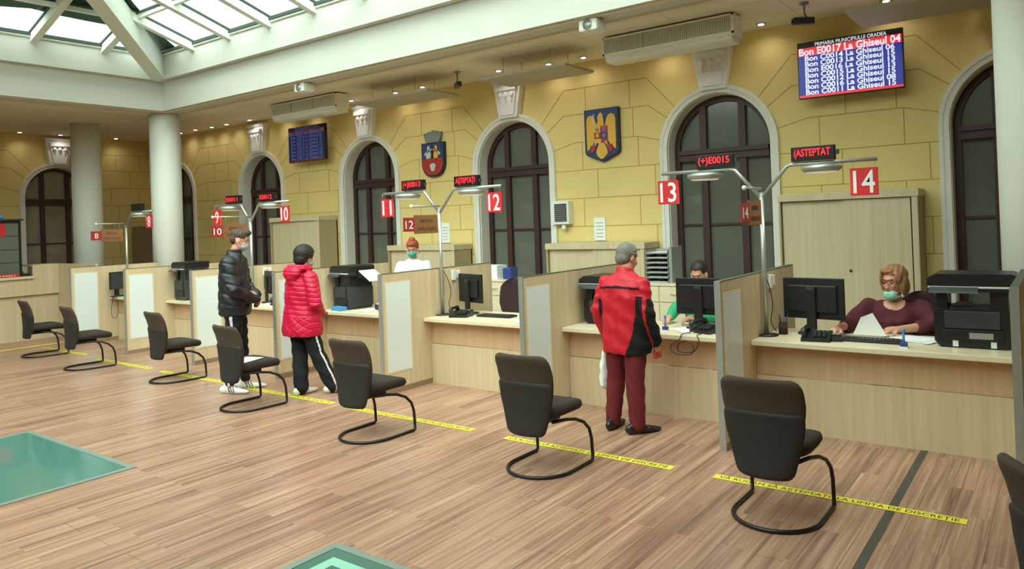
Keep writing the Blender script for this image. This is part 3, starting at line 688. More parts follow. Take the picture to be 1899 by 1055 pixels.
for s in (-1,1):
    x=s*.085; c='esilver' if s<0 else 'egold'
    mb.prism([(x-.03,.0),(x-.05,-.0),(x-.06,.06),(x-.03,.13),(x-.02,.16),(x-.03,.19),(x,.22),(x+.03,.19),(x+.02,.16),(x+.035,.13),(x+.05,.05),(x+.03,.0)],-.074,-.064,'y',c)
    mb.prism([(x,.15),(x-s*.09,.17),(x-s*.09,.15),(x,.11)][::-s],-.074,-.064,'y',c); mb.prism([(x+s*.02,.14),(x+s*.10,.08),(x+s*.08,.05),(x+s*.02,.10)][::s],-.074,-.064,'y','esilver')
mb.box(-.012,.012,-.074,-.064,-.0,.20,'edark').ell((0,-.07,-.13),.07,.008,.05,'esilver',12,8).ell((0,-.07,-.18),.05,.008,.04,'esilver',12,8); mb.build('figures',o)
mb=MB(); mb.prism([(-.15,.27),(.15,.27),(.20,.40),(.13,.43),(.07,.45),(0,.455),(-.07,.45),(-.13,.43),(-.20,.40)],-.06,0,'y','egrey')
for x in (-.17,-.085,0,.085,.17): mb.box(x-.022,x+.022,-.064,-.0,.40,.47-abs(x)*.2,'egrey')
mb.build('mural_crown',o)
# small things on the back wall
o=thing('wall_control_unit','white wall unit with a dark louvred window and small siren, right of the middle arch','wall unit',(-5.98,WY,1.74))
MB().box(-.155,.155,-.12,0,0,.34,'whitep',.008).build('casing',o); mb=MB().box(-.09,.12,-.126,-.118,.04,.30,'dark')
for i in range(8): mb.box(-.085,.115,-.132,-.126,.055+i*.03,.065+i*.03,'alud')
mb.build('louvre',o); MB().ell((.04,-.08,-.05),.035,.035,.045,'whitep',12,8).build('siren',o)
for x,z0,z1,lab in ((-5.37,1.49,1.82,'white notice sheet on the wall above the low cabinet behind counter 13'),(-8.34,1.49,1.82,'white notice sheet on the wall above the low cabinet behind counter 12')):
    mb=MB().box(-.09,.09,-.02,0,0,z1-z0,'paper')
    for i in range(5): mb.box(-.06,.06,-.022,-.02,.05+i*.05,.06+i*.05,'alud')
    tag(mb.build('notice_sheet',None,(x,WY,z0)),lab,'notice','wall notices')
# ---------------------------------------------------------------- cabinets
def cabinet(x0,x1,y0,H,lab,tall=True,y1=9.28,name='sliding_door_cabinet'):
    cx=(x0+x1)/2; a=x1-cx; d=y1-y0; o=thing(name,lab,'cabinet',(cx,y0,0),0)
    mb=MB().box(-a,-a+.02,0.0,d,0,H-.08,'beige').box(a-.02,a,0.0,d,0,H-.08,'beige').box(-a,a,d-.02,d,0,H,'beige').box(-a+.02,a-.02,0.02,d,0,.08,'beige').box(-a+.02,a-.02,.09,.10,.08,H-.08,'dark'); mb.build('body',o)
    MB().box(-a-.01,a+.01,-.012,d,H-.085,H,'cab',.004).build('top_panel',o)
    MB().box(-a+.03,.02,.045,.062,.08,H-.09,'cab').build('door',o); dr=MB().box(-.02,a-.075,.02,.037,.08,H-.09,'cab').build('door',o)
    MB().box(a-.06,a-.005,-.004,.03,.0,H-.085,'cab').build('door_frame',o)
    MB().cyl((-.01+.045,.012,H*.56),(-.01+.045,.02,H*.56),.016,'dark',12).build('lock',dr)
    return o
cabinet(-2.70,-1.25,8.85,2.01,'tall pale cabinet with two sliding doors behind the blonde clerk at counter 14')
cabinet(-6.02,-4.46,8.85,1.47,'low pale sliding cabinet behind the man in red')
cabinet(-9.28,-7.78,8.85,1.47,'low pale sliding cabinet behind the red-haired clerk')
cabinet(-12.58,-11.08,8.85,2.04,'tall pale sliding cabinet behind the pink-coated woman')
o=thing('filing_cabinet','dark brown cabinet standing behind counter 8 beside the shaded column','cabinet',(-17.35,8.75,0))
MB().box(-.55,.55,0,.5,0,2.0,'plinth',.005).build('body',o); MB().box(-.53,.0,-.015,0,.05,1.97,'plinth').build('door',o); MB().box(.01,.53,-.015,0,.05,1.97,'plinth').build('door',o)
for x0,x1,lab in ((-7.15,-5.95,'long white drawer sideboard behind counter 12'),(-4.40,-3.20,'long white drawer sideboard behind counter 13')):
    cx=(x0+x1)/2; a=x1-cx; o=thing('drawer_sideboard',lab,'sideboard',(cx,8.3,0),0,'drawer sideboards')
    MB().box(-a,a,.01,.5,0,.96,'birchtop').build('body',o); MB().box(-a-.01,a+.01,-.01,.5,.96,.99,'birchtop',.003).build('top',o)
    for i in range(3):
        xx=-a+(2*a)*(i+.5)/3; wd=a/3-.01
        d=MB().box(xx-wd,xx+wd,-.008,.01,.77,.95,'birchtop').build('drawer',o); MB().tube([(xx-.05,-.008,.87),(xx-.04,-.03,.865),(xx+.04,-.03,.865),(xx+.05,-.008,.87)],.005,'alu',6).build('handle',d)
        MB().box(xx-wd,xx+wd,-.008,.01,.06,.75,'birchtop').build('door',o)
mb=MB(); 
for i in range(6): mb.box(-.17+.004*(i%3),.17-.003*(i%2),-.12,.12,i*.032,i*.032+.03,'paper')
tag(mb.build('paper_stack',None,(-6.75,8.52,.99)),'stack of white paper on the sideboard behind counter 12','paper stack')
tag(MB().box(-.06,.06,-.12,.12,0,.16,'stampb',.01).build('binder',None,(-6.42,8.5,.99),.2),'blue binder beside the paper stack','binder')
o=thing('letter_tray_stack','tall stack of grey letter trays on the sideboard behind the man in red','letter trays',(-4.05,8.5,.99))
for i in range(7):
    z=i*.06; mb=MB().box(-.15,.15,-.14,.16,z,z+.006,'dark').box(-.15,-.142,-.14,.16,z,z+.045,'alud').box(.142,.15,-.14,.16,z,z+.045,'alud').box(-.15,.15,.152,.16,z,z+.05,'alud').box(-.15,.15,-.145,-.14,z-.002,z+.014,'alud').box(-.13,.12,-.12,.14,z+.006,z+.016,'paper'); mb.build('tray',o)
MB().box(.16,.20,-.14,.16,0,.44,'alud').build('side_panel',o)
# ---------------------------------------------------------------- poles with signs
def numsign(mb,x,z,s,txt,y=0,w=None):
    w=w or s; mb.box(x-w/2,x+w/2,y-.006,y+.006,z-s/2,z+s/2,'red'); 
    text_on(mb,txt,s*1.16,(x,y-.0075,z),(1,0,0),(0,0,1),'whitep',bold=s*.012,ext=.001,fitw=w*(.78 if len(txt)>1 else .42))
    text_on(mb,txt,s*1.16,(x,y+.0075,z),(-1,0,0),(0,0,1),'whitep',bold=s*.012,ext=.001,fitw=w*(.78 if len(txt)>1 else .42))
def ledbox(o,x,txt):
    b=MB().box(x-.17,x+.17,-.035,.035,.01,.13,'black',.004).build('led_display',o); b.location=(0,0,1.46)
    if txt=='-': return
    mb=MB().box(x-.155,x+.155,-.0365,-.035,.022,.118,'ledback'); text_on(mb,txt,.085,(x,-.038,.07),(1,0,0),(0,0,1),'ledred',bold=.001,ext=.0005,fitw=.285); mb.build('red_text',b)
    MB().box(x+.17,x+.20,-.01,.01,.05,.09,'dark').build('plug',b)
def pole(x,lab,left,right,arm,subnum,bl,nobase=False):
    """local z=0 is the worktop"""
    o=thing('sign_pole',lab,'sign pole',(x,6.4,DT),0,'counter sign poles')
    MB().cyl((0,0,.01),(0,0,1.23),.019,'alu',14).build('pole',o); MB().cyl((0,0,0),(0,0,.012),.10,'black',24).build('base',o)
    for s,spec in ((-1,left),(1,right)):
        if not spec: continue
        num,txt=spec; sx_=-.86 if s<0 else .82
        MB().tube([(0,0,1.18),(s*.22,0,1.435),(s*.26,0,1.45),(s*.92,0,1.45)],.016,'alu',8).build('arm',o)
        MB().tube([(s*.68,0,1.44),(s*.92,0,1.44)],.007,'alu',6).build('rail',o)
        mb=MB().loft([(s*.50,0,1.375,.13,.13),(s*.50,0,1.395,.155,.155),(s*.50,0,1.42,.155,.155),(s*.50,0,1.435,.09,.09)],'alu',28); d=mb.build('lamp_housing',o); MB().cyl((s*.5,0,1.368),(s*.5,0,1.378),.12,'lampglow',24).build('diffuser',d)
        ll=bpy.data.lights.new('counter_lamp','AREA'); ll.shape='DISK'; ll.size=.22; ll.energy=5; ll.color=(1,.95,.84); lo_=bpy.data.objects.new('counter_lamp',ll); COL.objects.link(lo_); lo_.parent=o; lo_.location=(s*.5,0,1.36)
        if txt: ledbox(o,s*.40 if s<0 else .44,txt)
        mb=MB(); numsign(mb,sx_,1.275,.22,num,w=.205); mb.build('number_sign',o)
        for q in (-.08,.08): MB().cyl((sx_+q,0,1.38),(sx_+q,0,1.45),.002,'alu',5).build('sign_wire',o)
    if subnum:
        MB().tube([(0,0,1.265),(0,-arm,1.265)],.011,'alu',8).ell((0,-arm,1.265),.02,.02,.02,'whitep',10,6).build('side_arm',o)
        b0,b1=bl
        mb=MB().box(-.008,.008,-b1,-b0,.955,1.165,'brown')
        text_on(mb,'SERVICIUL',.055,(.0095,-(b0+b1)/2,1.10),(0,1,0),(0,0,1),'brownd',ext=.001,fitw=(b1-b0)*.55)
        text_on(mb,'TAXE LOCALE',.05,(.0095,-(b0+b1)/2,1.01),(0,1,0),(0,0,1),'brownd',ext=.001,fitw=(b1-b0)*.8); mb.build('brown_sign',o)
        for q in (b0+.05,b1-.05): MB().cyl((0,-q,1.16),(0,-q,1.265),.002,'alu',5).build('sign_wire',o)
        mb=MB().box(-.006,.006,-b1-.17,-b1,.985,1.14,'redd'); text_on(mb,subnum,.13,(.0075,-b1-.085,1.06),(0,1,0),(0,0,1),'whitep',ext=.001,fitw=.12 if len(subnum)>1 else .06); mb.build('number_plate',o)
pole(-2.095,'aluminium sign pole on counter 14 carrying red signs 13 and 14',('13','(+)E0015'),('14','(ASTEPTAT'),.42,'14',(.04,.34))
pole(-5.835,'aluminium sign pole on counter 12 carrying red signs 11 and 12',('11','(+)E0013'),('12','AȘTEPTAȚI'),.46,'12',(.04,.42))
pole(-9.565,'aluminium sign pole on counter 10 carrying red signs 9 and 10',('9','E0011'),('10','E0012'),.6,'10',(.06,.45))
pole(-13.30,'aluminium sign pole on counter 8 carrying red sign 8',None,('8','-'),.5,'8',(.06,.42))
# ---------------------------------------------------------------- desk equipment
def monitor(x,y,rz,lab,w=.48,h=.33,tilt=0):
    o=thing('computer_monitor',lab,'monitor',(x,y,DT),rz,'computer monitors')   # back faces -y
    z0=.13
    mb=MB().box(-w/2,w/2,-.012,.022,z0,z0+h,'black',.006).box(-w*.40,w*.40,-.035,-.012,z0+.06,z0+h-.06,'black',.01); mb.build('screen_housing',o)
    MB().box(-w/2+.015,w/2-.015,.0225,.024,z0+.015,z0+h-.015,'dark').build('display',o)
    MB().box(-.04,.04,-.06,-.03,.02,z0+h*.8,'black',.006).build('neck',o); MB().loft([(0,-.02,0,.13,.10),(0,-.02,.015,.13,.10),(0,-.03,.025,.05,.04)],'black',24).build('foot',o)
    MB().box(-.03,.03,-.062,-.058,z0+h*.8-.03,z0+h*.8,'dark').build('badge',o)
    return o
monitor(-1.76,6.63,-.14,'black computer monitor seen from behind on counter 14',.52,.35)
monitor(-2.75,6.55,.02,'black computer monitor hiding the clerk at counter 13',.46,.34)
monitor(-5.60,6.63,-.28,'black computer monitor turned sideways on counter 12',.46,.33)
monitor(-9.33,6.52,-.3,'black computer monitor on counter 10, half behind the young man',.38,.33)
monitor(-13.16,6.17,-1.35,'black computer monitor on counter 8, farthest in the row',.34,.30)
def phone(x,y,rz,lab):
    o=thing('desk_phone',lab,'phone',(x,y,DT),rz,'desk phones')
    MB().prism([(-.10,0),(.10,0),(.10,.07),(-.10,.025)],-.11,.11,'x','black').build('body',o)
    MB().tube([(-.085,-.10,.075),(-.085,-.09,.095),(-.085,0,.10),(-.085,.09,.095),(-.085,.10,.08)],[.024,.022,.014,.022,.024],'black',10,round_=True).build('handset',o)
    mb=MB()
    for i in range(4):
        for j in range(3): mb.box(-.02+j*.035,.005+j*.035,-.07+i*.03,-.05+i*.03,.045+i*.005,.062+i*.005,'dark')
    mb.build('keys',o); MB().box(-.02,.08,.06,.09,.06,.072,'alud').build('phone_display',o)
phone(-1.66,6.32,.1,'black desk phone under the monitor on counter 14'); phone(-5.52,6.36,.3,'black desk phone at the foot of the monitor on counter 12'); phone(-2.62,6.36,-.3,'dark desk phone by the edge of counter 13'); phone(-8.90,6.40,.2,'black desk phone on counter 10')
def keyboard(x,y,rz,lab,w=.45):
    o=thing('keyboard',lab,'keyboard',(x,y,DT),rz,'keyboards'); MB().box(-w/2,w/2,-.08,.08,0,.022,'black',.006).build('case',o)
    mb=MB()
    for i in range(4):
        for j in range(14): mb.box(-w/2+.02+j*(w-.04)/14,-w/2+.015+(j+1)*(w-.04)/14-.002,-.06+i*.03,-.035+i*.03,.022,.028,'dark')
    mb.build('keys',o)
keyboard(-1.28,6.42,.0,'black keyboard in front of the blonde clerk on counter 14'); keyboard(-5.12,6.50,.05,'black keyboard on counter 12')
def stamp(x,y,lab):
    o=thing('hand_stamp',lab,'stamp',(x,y,DT),0,'hand stamps'); MB().box(-.03,.03,-.02,.02,0,.012,'whitep').box(-.026,.026,-.018,.018,.012,.045,'stampb',.006).build('base',o); MB().cyl((0,0,.04),(0,0,.12),.009,'blue',10).ell((0,0,.13),.014,.014,.018,'blue',10,6).build('handle',o)
stamp(-1.01,6.22,'blue hand stamp near the edge of counter 14'); stamp(-2.98,6.28,'blue hand stamp near the edge of counter 13')
def sheets(x,y,rz,lab,n=3,nm='paper_sheet'):
    mb=MB()
    for i in range(n):
        a=random.uniform(-.25,.25); c,s=math.cos(a),math.sin(a); w,h=.105,.148; dx,dy=random.uniform(-.04,.04),random.uniform(-.03,.03)
        P=[(c*px-s*py+dx,s*px+c*py+dy) for px,py in ((-w,-h),(w,-h),(w,h),(-w,h))]; mb.prism(P,i*.002,i*.002+.0018,'z','paper')
    tag(mb.build(nm,None,(x,y,DT),rz),lab,'paper','desk papers')
sheets(-.98,6.62,1.2,'white papers left of the large printer on counter 14',6); sheets(-2.80,6.42,1.0,'white papers beside the stamp on counter 13'); sheets(-4.58,6.36,.8,'white paper at the right end of counter 12'); sheets(-7.10,6.42,.2,'white paper in front of the black tray on counter 11'); sheets(-9.15,6.5,.4,'white papers beside the monitor on counter 10')
# folded paper held by the clerk
mb=MB(); mb.add([(-.10,0,0),(.03,0,.0),(.06,-.02,.19),(-.03,-.02,.15)],[(0,1,2,3)],'paper'); mb.add([(.03,0,.0),(.16,0,0),(.06,-.02,.19)],[(0,1,2)],'paper')
tag(mb.build('folded_paper',None,(-1.36,6.66,DT+.01)),'white folded paper held upright by the blonde clerk','paper')
# pen holder
o=thing('pen_holder','dark red pen holder beside the sign pole on counter 14','pen holder',(-1.99,6.52,DT)); MB().cyl((0,0,0),(0,0,.10),.038,'ofc',16).build('cup',o)
for a in (.2,1.6,3,4.4): MB().cyl((.015*math.cos(a),.015*math.sin(a),.03),(.04*math.cos(a),.04*math.sin(a),.17),.004,['black','stampb','red','black'][int(a)%4],6).build('pen',o)
o=thing('card_terminal','small black card terminal by the monitor foot on counter 14','card terminal',(-1.52,6.36,DT),.3); MB().prism([(-.07,0),(.07,0),(.07,.05),(-.07,.02)],-.04,.04,'x','black').build('body',o); MB().box(-.03,.03,.01,.05,.045,.055,'alu').build('display',o)
def cable(pts,lab,r=.004):
    p0=Vector(pts[0]); P=[Vector(p) for p in pts]; out=[]
    for i in range(len(P)-1):
        a=P[max(i-1,0)];b=P[i];c=P[i+1];d=P[min(i+2,len(P)-1)]
        for k in range(6):
            t=k/6; out.append(.5*((2*b)+(c-a)*t+(2*a-5*b+4*c-d)*t*t+(3*b-a-3*c+d)*t**3))
    out.append(P[-1]); mb=MB().tube([q-p0 for q in out],r,'black',6); tag(mb.build('cable',None,p0),lab,'cable','hanging cables')
cable([(-2.72,6.24,DT+.01),(-2.74,6.10,DT+.012),(-2.76,6.08,.72),(-2.84,6.075,.66),(-2.80,6.07,.60),(-2.66,6.07,.60),(-2.62,6.075,.66),(-2.68,6.08,.71),(-2.76,6.078,.69),(-2.76,6.07,.62),(-2.62,6.07,.63),(-2.58,6.085,.72),(-2.60,6.10,DT+.012),(-2.60,6.2,DT+.01)],'thin black cable coiled over the front edge of counter 13')
cable([(-13.12,6.5,DT+.01),(-13.15,6.12,DT+.012),(-13.16,6.07,.70),(-13.22,6.07,.55),(-13.18,6.06,.42),(-13.05,6.06,.40),(-12.98,6.07,.52),(-13.04,6.08,.68),(-13.08,6.10,DT+.012)],'thin cable loop hanging from counter 8')
cable([(-2.10,6.42,1.28),(-2.085,6.50,1.15),(-2.075,6.53,1.0),(-2.085,6.50,.86),(-2.06,6.56,.77)],'grey wire running down from the socket by the pole on counter 14')
cable([(-5.84,6.42,1.28),(-5.825,6.50,1.15),(-5.815,6.53,1.0),(-5.825,6.50,.86),(-5.80,6.56,.77)],'grey wire running down from the socket by the pole on counter 12')
# printers
def printer(x,y,rz,lab,w=.50,d=.46,h=.55,name='multifunction_printer',label_plate=True,trays=1,bm='black',solid=False):
    o=thing(name,lab,'printer',(x,y,DT),rz,'office printers')   # front faces -y
    a,b=w/2,d/2; zb=h*.52; zs=h*.76
    mb=MB().prism([(-a,0.05),(-a+.04,0),(a-.04,0),(a,.05),(a,zb-.02),(a-.02,zb),(-a+.02,zb),(-a,zb-.02)],-b+.02,b,'y',bm); mb.box(-a+.02,-a+.09,-b+.04,b,zb,zs,'black').box(a-.13,a-.02,-b+.04,b,zb,zs,'black'); 
    if solid: mb.box(-a+.02,a-.02,-b+.06,b,zb,zs,bm)
    mb.build('body',o)
    MB().box(-a+.10,a-.13,-b+.05,b-.04,zb,zb+.012,'dark').box(-a+.13,a-.25,-b+.10,b-.08,zb+.012,zb+.03,'dark',.004).build('output_tray',o)
    MB().box(-a+.07,a-.07,-b,-b+.02,h*.27,zb-.01,'dark',.006).build('front_panel',o); MB().box(-a+.05,a-.05,-b+.005,-b+.02,.06,h*.25,'black',.005).build('paper_drawer',o)
    if label_plate:
        MB().box(-.02,.13,-b+.001,-b+.006,h*.135,h*.215,'alud').build('label_plate',o)
        mb=MB()
        for q in (-.11,.13): mb.box(q-.018,q+.018,-b+.017,-b+.021,.01,.055,'whitep')
        mb.build('sticker',o)
    MB().box(-a-.03,a+.03,-b-.01,b,zs,zs+.03,'black',.006).build('scanner_base',o); MB().box(-a-.03,a+.01,-b-.014,b-.01,zs+.03,zs+.041,'whitep').build('light_gap',o)
    MB().prism([(-a-.035,zs+.042),(a+.035,zs+.042),(a+.04,h-.01),(a+.01,h),(-a+.02,h),(-a-.03,h-.03)],-b-.005,b,'y','black').build('scanner_lid',o)
    mb=MB().prism([(-b-.06,zs-.005),(-b-.055,zs+.01),(-b-.01,zs+.04),(-b-.01,zs-.0)],-a-.02,a*.2,'x','dark'); mb.build('control_panel',o); return o
printer(-.585,6.56,.03,'large black multifunction printer at the right end of counter 14',.49,.38,.55)
printer(-3.76,6.62,.03,'black multifunction printer on counter 13, left of the man in red',.36,.42,.48,label_plate=False)
printer(-7.50,6.50,-.06,'dark grey multifunction printer on counter 11 beside the pink-coated woman',.34,.40,.56,label_plate=False,bm='dark',solid=True)
printer(-11.20,6.38,-.05,'dark multifunction printer on counter 9 by the big column',.36,.4,.60,label_plate=False,bm='dark',solid=True)
o=thing('output_bin','raised white paper tray sticking out of the printer on counter 11','paper tray',(-7.27,6.56,DT+.30)); mb=MB(); mb.add([(-.02,-.15,.20),(.20,-.15,.06),(.20,.12,.06),(-.02,.12,.20),(-.02,-.15,.21),(.20,-.15,.07),(.20,.12,.07),(-.02,.12,.21)],[(0,3,2,1),(4,5,6,7),(0,1,5,4),(1,2,6,5),(2,3,7,6),(3,0,4,7)],'whitep'); mb.build('tray',o); MB().box(-.05,.0,-.15,.12,.10,.21,'black').build('tray_bracket',o)
tag(MB().box(-.10,.10,-.05,.05,0,.05,'blue',.004).build('small_box',None,(-7.45,6.22,DT),-.1),'light blue carton in front of the printer on counter 11','box')
o=thing('document_tray','black letter tray with papers behind the printer on counter 11','letter tray',(-6.90,6.60,DT)); MB().box(-.13,.13,-.16,.16,0,.07,'black',.008).build('tray',o); MB().box(-.11,.11,-.14,.14,.07,.085,'paper').build('papers',o)
# far left end counter things
o=thing('glass_display_cabinet','dark glass-fronted cabinet standing on the far left end counter','display cabinet',(-15.15,4.9,1.14)); MB().box(-.3,.2,-.6,.45,0,1.0,'black',.01).build('body',o)
MB().box(.2,.205,-.55,.40,.05,.95,'wglass').build('glass_door',o); mb=MB()
for z in (.25,.48,.72): mb.box(.206,.21,-.55,.40,z,z+.012,'dark')
mb.build('shelf_edge',o); MB().box(-.32,.24,-.62,.48,1.0,1.03,'dark').build('top',o)
mb=MB().box(.205,.212,-.2,.2,.72,.95,'red'); mb.build('red_notice',o)
tag(MB().box(-.15,.12,-.15,.12,0,.07,'blue',.02).build('small_box',None,(-15.15,5.0,2.175)),'blue bag lying on top of the dark display cabinet','bag')
mb=MB().box(-.005,.005,-.22,.22,0,.06,'red'); text_on(mb,'GHISEU',.04,(.0055,0,.03),(0,1,0),(0,0,1),'whitep',ext=.0005,fitw=.3); tag(mb.build('name_plate',None,(-14.86,5.05,1.14)),'small red name plate on the end counter ledge','name plate')
o=thing('desk_phone','dark desk phone at the end of the far left service ledge','phone',(-15.05,5.4,1.14),1.5); MB().box(-.09,.09,-.09,.09,0,.05,'black',.01).build('body',o); MB().box(-.07,-.02,-.1,.1,.05,.09,'dark',.01).build('handset',o)
# black flat things on the divider tops at the far end
def item_on_top(x,y,lab,sx,sy,sz,mt,nm): tag(MB().box(-sx,sx,-sy,sy,0,sz,mt,.004).build(nm,None,(x,y,TOP)),lab,nm.replace('_',' '))
# staff chairs
def office_chair(x,y,rz,lab,mt='ofc',z=.0):
    o=thing('office_chair',lab,'chair',(x,y,0),rz,'clerk swivel chairs')   # backrest at +y
    v,f=slab(lerp_tab([(.55,.20),(.75,.25),(.95,.22),(1.05,.17)]),lambda q:.24,.52,1.06,.08,None,crn=.14,curv=-.05); MB().add(v,f,mt,True).build('backrest',o)
    MB().loft([(0,0,.42,.20,.19),(0,0,.44,.25,.24),(0,0,.49,.25,.24),(0,0,.51,.21,.20)],mt,28,pw=3).build('seat',o)
    MB().cyl((0,0,.08),(0,0,.43),.03,'black').build('gas_lift',o); MB().box(-.03,.03,.1,.29,.38,.42,'black').box(-.03,.03,.27,.31,.38,.7,'black').build('back_support',o)
    for k in range(5):
        a=2*PI*k/5; MB().tube([(0,0,.10),(.28*math.cos(a),.28*math.sin(a),.06)],[.03,.018],'black',8).ell((.28*math.cos(a),.28*math.sin(a),.028),.028,.028,.028,'black',10,6).build('leg',o)
office_chair(-1.08,7.30,-.2,'dark swivel chair behind the blonde clerk at counter 14'); office_chair(-5.84,7.66,.1,'empty maroon swivel chair behind counter 12'); office_chair(-2.90,7.25,-.1,'dark swivel chair of the clerk at counter 13','ofc')
# ---------------------------------------------------------------- people
def organic(mb,name,parent,mts,vox=.010,sm=3,disp=None,matf=None,clamp=None,loc=None,rz=None,colr=None):
    """fuse overlapping closed forms into one continuous surface"""
    o=mb.build(name+'_src',None,fix=True)
    a=o.modifiers.new('r','REMESH'); a.mode='VOXEL'; a.voxel_size=vox; a.use_smooth_shade=True
    if sm: b=o.modifiers.new('s','SMOOTH'); b.iterations=sm; b.factor=.5
    dg=bpy.context.evaluated_depsgraph_get(); me=bpy.data.meshes.new_from_object(o.evaluated_get(dg)); bpy.data.objects.remove(o); me.name=name
    if disp:
        me.update(); nr=[v.normal.copy() for v in me.vertices]
        for v,nn in zip(me.vertices,nr): v.co=disp(v.co,nn)
    if clamp is not None:
        for v in me.vertices:
            if v.co.z<clamp: v.co.z=clamp
    me.materials.clear()
    for q in mts: me.materials.append(M[q])
    for p in me.polygons:
        p.use_smooth=True; p.material_index=matf(p.center,p.normal) if matf else 0
    me.update(); r=bpy.data.objects.new(name,me); COL.objects.link(r)
    if parent: r.parent=parent
    if loc: r.location=loc
    if rz is not None: r.rotation_euler=(0,0,rz)
    return r
V=Vector
def head_prims(mb,c,yaw=0,pitch=0,k=1.0):
    """c: centre of the cranium; face looks along +y before yaw"""
    R=Euler((pitch,0,yaw)).to_matrix(); e=Euler((pitch,0,yaw))
    def P(x,y,z): return V(c)+R@V((x*k,y*k,z*k))
    mb.ell(P(0,-.008,.02),.074*k,.092*k,.092*k,None,18,12,e)
    mb.ell(P(0,.022,-.045),.060*k,.068*k,.075*k,None,16,10,e)
    mb.ell(P(0,.050,-.095),.033*k,.034*k,.028*k,None,12,8,e)      # chin
    mb.ell(P(0,.088,-.030),.013*k,.020*k,.026*k,None,10,6,e); mb.ell(P(0,.098,-.045),.016*k,.014*k,.012*k,None,10,6,e) # nose
    mb.ell(P(0,.080,.022),.045*k,.012*k,.010*k,None,10,6,e)       # brow
    mb.ell(P(.034,.066,-.035),.022*k,.018*k,.020*k,None,10,6,e); mb.ell(P(-.034,.066,-.035),.022*k,.018*k,.020*k,None,10,6,e)
    mb.ell(P(0,.080,-.072),.022*k,.012*k,.010*k,None,10,6,e)      # lips
    for s in (-1,1): mb.ell(P(s*.076,-.005,-.015),.009*k,.020*k,.032*k,None,10,8,e)
    return P,e
def face_parts(o,P,e,k=1.0,glasses=False,mouth=True,brow='hairbr'):
    mb=MB()
    for s in (-1,1):
        mb.ell(P(s*.031,.083,.003),.013*k,.006*k,.0065*k,'esilver',10,6,e); mb.ell(P(s*.031,.088,.003),.006*k,.004*k,.006*k,'eye',8,6,e)
    mb.build('eyes',o)
    mb=MB()
    for s in (-1,1): mb.tube([P(s*.014,.091,.020),P(s*.032,.090,.026),P(s*.048,.078,.020)],.0035*k,brow,6)
    mb.build('eyebrows',o)
    if mouth: MB().ell(P(0,.093,-.072),.022*k,.004*k,.006*k,'lips',10,6,e).build('mouth',o)
    if glasses:
        mb=MB()
        for s in (-1,1):
            mb.tube([P(s*.033+.026*math.cos(a)*1.0,.100,.002+.019*math.sin(a)) for a in [2*PI*i/14 for i in range(14)]],.0028*k,'glassred',6,closed=True)
            mb.tube([P(s*.058,.098,.008),P(s*.078,.04,.008),P(s*.082,-.01,.002)],.0025*k,'glassred',6)
        mb.tube([P(-.008,.101,.004),P(.008,.101,.004)],.0028*k,'glassred',6); mb.build('spectacles',o)
def mask(o,P,e,mt,k=1.0,z=-.06,ear=True):
    mb=MB(); mb.ell(P(0,.058,z),.060*k,.052*k,.048*k,mt,18,12,e); 
    for i in (-1,0,1): mb.tube([P(-.055,.082,z+i*.016),P(0,.1115,z+i*.016),P(.055,.082,z+i*.016)],.0018*k,mt,6)
    if ear:
        for s in (-1,1): mb.tube([P(s*.052,.075,z+.02),P(s*.075,.03,z+.03),P(s*.084,.0,.0)],.0018*k,'whitep',6); mb.tube([P(s*.052,.075,z-.02),P(s*.075,.03,z-.01),P(s*.084,.0,-.03)],.0018*k,'whitep',6)
    return mb.build('face_mask',o)
def hand_prims(mb,w,d,nrm,side=1,curl=.5,k=1.0):
    """w wrist, d direction of the fingers, nrm back-of-hand normal; thumb on `side` of d x nrm"""
    w=V(w); d=V(d).normalized(); n=V(nrm); n=(n-d*n.dot(d)).normalized(); t=d.cross(n)*side
    mb.tube([w,w+d*.05*k,w+d*.085*k],[.026*k,.030*k,.027*k],None,10,round_=True)
    for q in (-1,1): mb.tube([w+t*q*.012*k+d*.01*k,w+t*q*.022*k+d*.085*k],[.018*k,.015*k],None,8,round_=True)
    for i,(off,L) in enumerate(((.028,.070),(.010,.080),(-.009,.076),(-.027,.060))):
        b=w+d*.088*k+t*off*k; c=curl*(1+.08*i)
        d1=(d*math.cos(c*.6)-n*math.sin(c*.6)); d2=(d*math.cos(c*1.5)-n*math.sin(c*1.5)); d3=(d*math.cos(c*2.2)-n*math.sin(c*2.2))
        p1=b+d1*L*.45*k; p2=p1+d2*L*.32*k; p3=p2+d3*L*.25*k
        mb.tube([b-d*.012*k,b,p1,p2,p3],[.0095*k,.0095*k,.009*k,.0082*k,.007*k],None,8,round_=True)
    b=w+d*.022*k+t*.026*k; p1=b+(d*.75+t*.75-n*.25).normalized()*.034*k; p2=p1+(d*.95+t*.3-n*.35).normalized()*.030*k; p3=p2+(d*.95+t*.05-n*.4).normalized()*.020*k
    mb.tube([b,p1,p2,p3],[.014*k,.0115*k,.010*k,.008*k],None,8,round_=True)
def legs_prims(mb,hips,knees,ankles,r=(.085,.058,.042),up=None):
    for h,kn,a in zip(hips,knees,ankles): 
        h,kn,a=V(h),V(kn),V(a); mb.tube([h,h.lerp(kn,.5),kn,kn.lerp(a,.35),a],[r[0],(r[0]*.55+r[1]*.45),r[1],(r[1]*.6+r[2]*.4)*1.05,r[2]],None,14,round_=True)
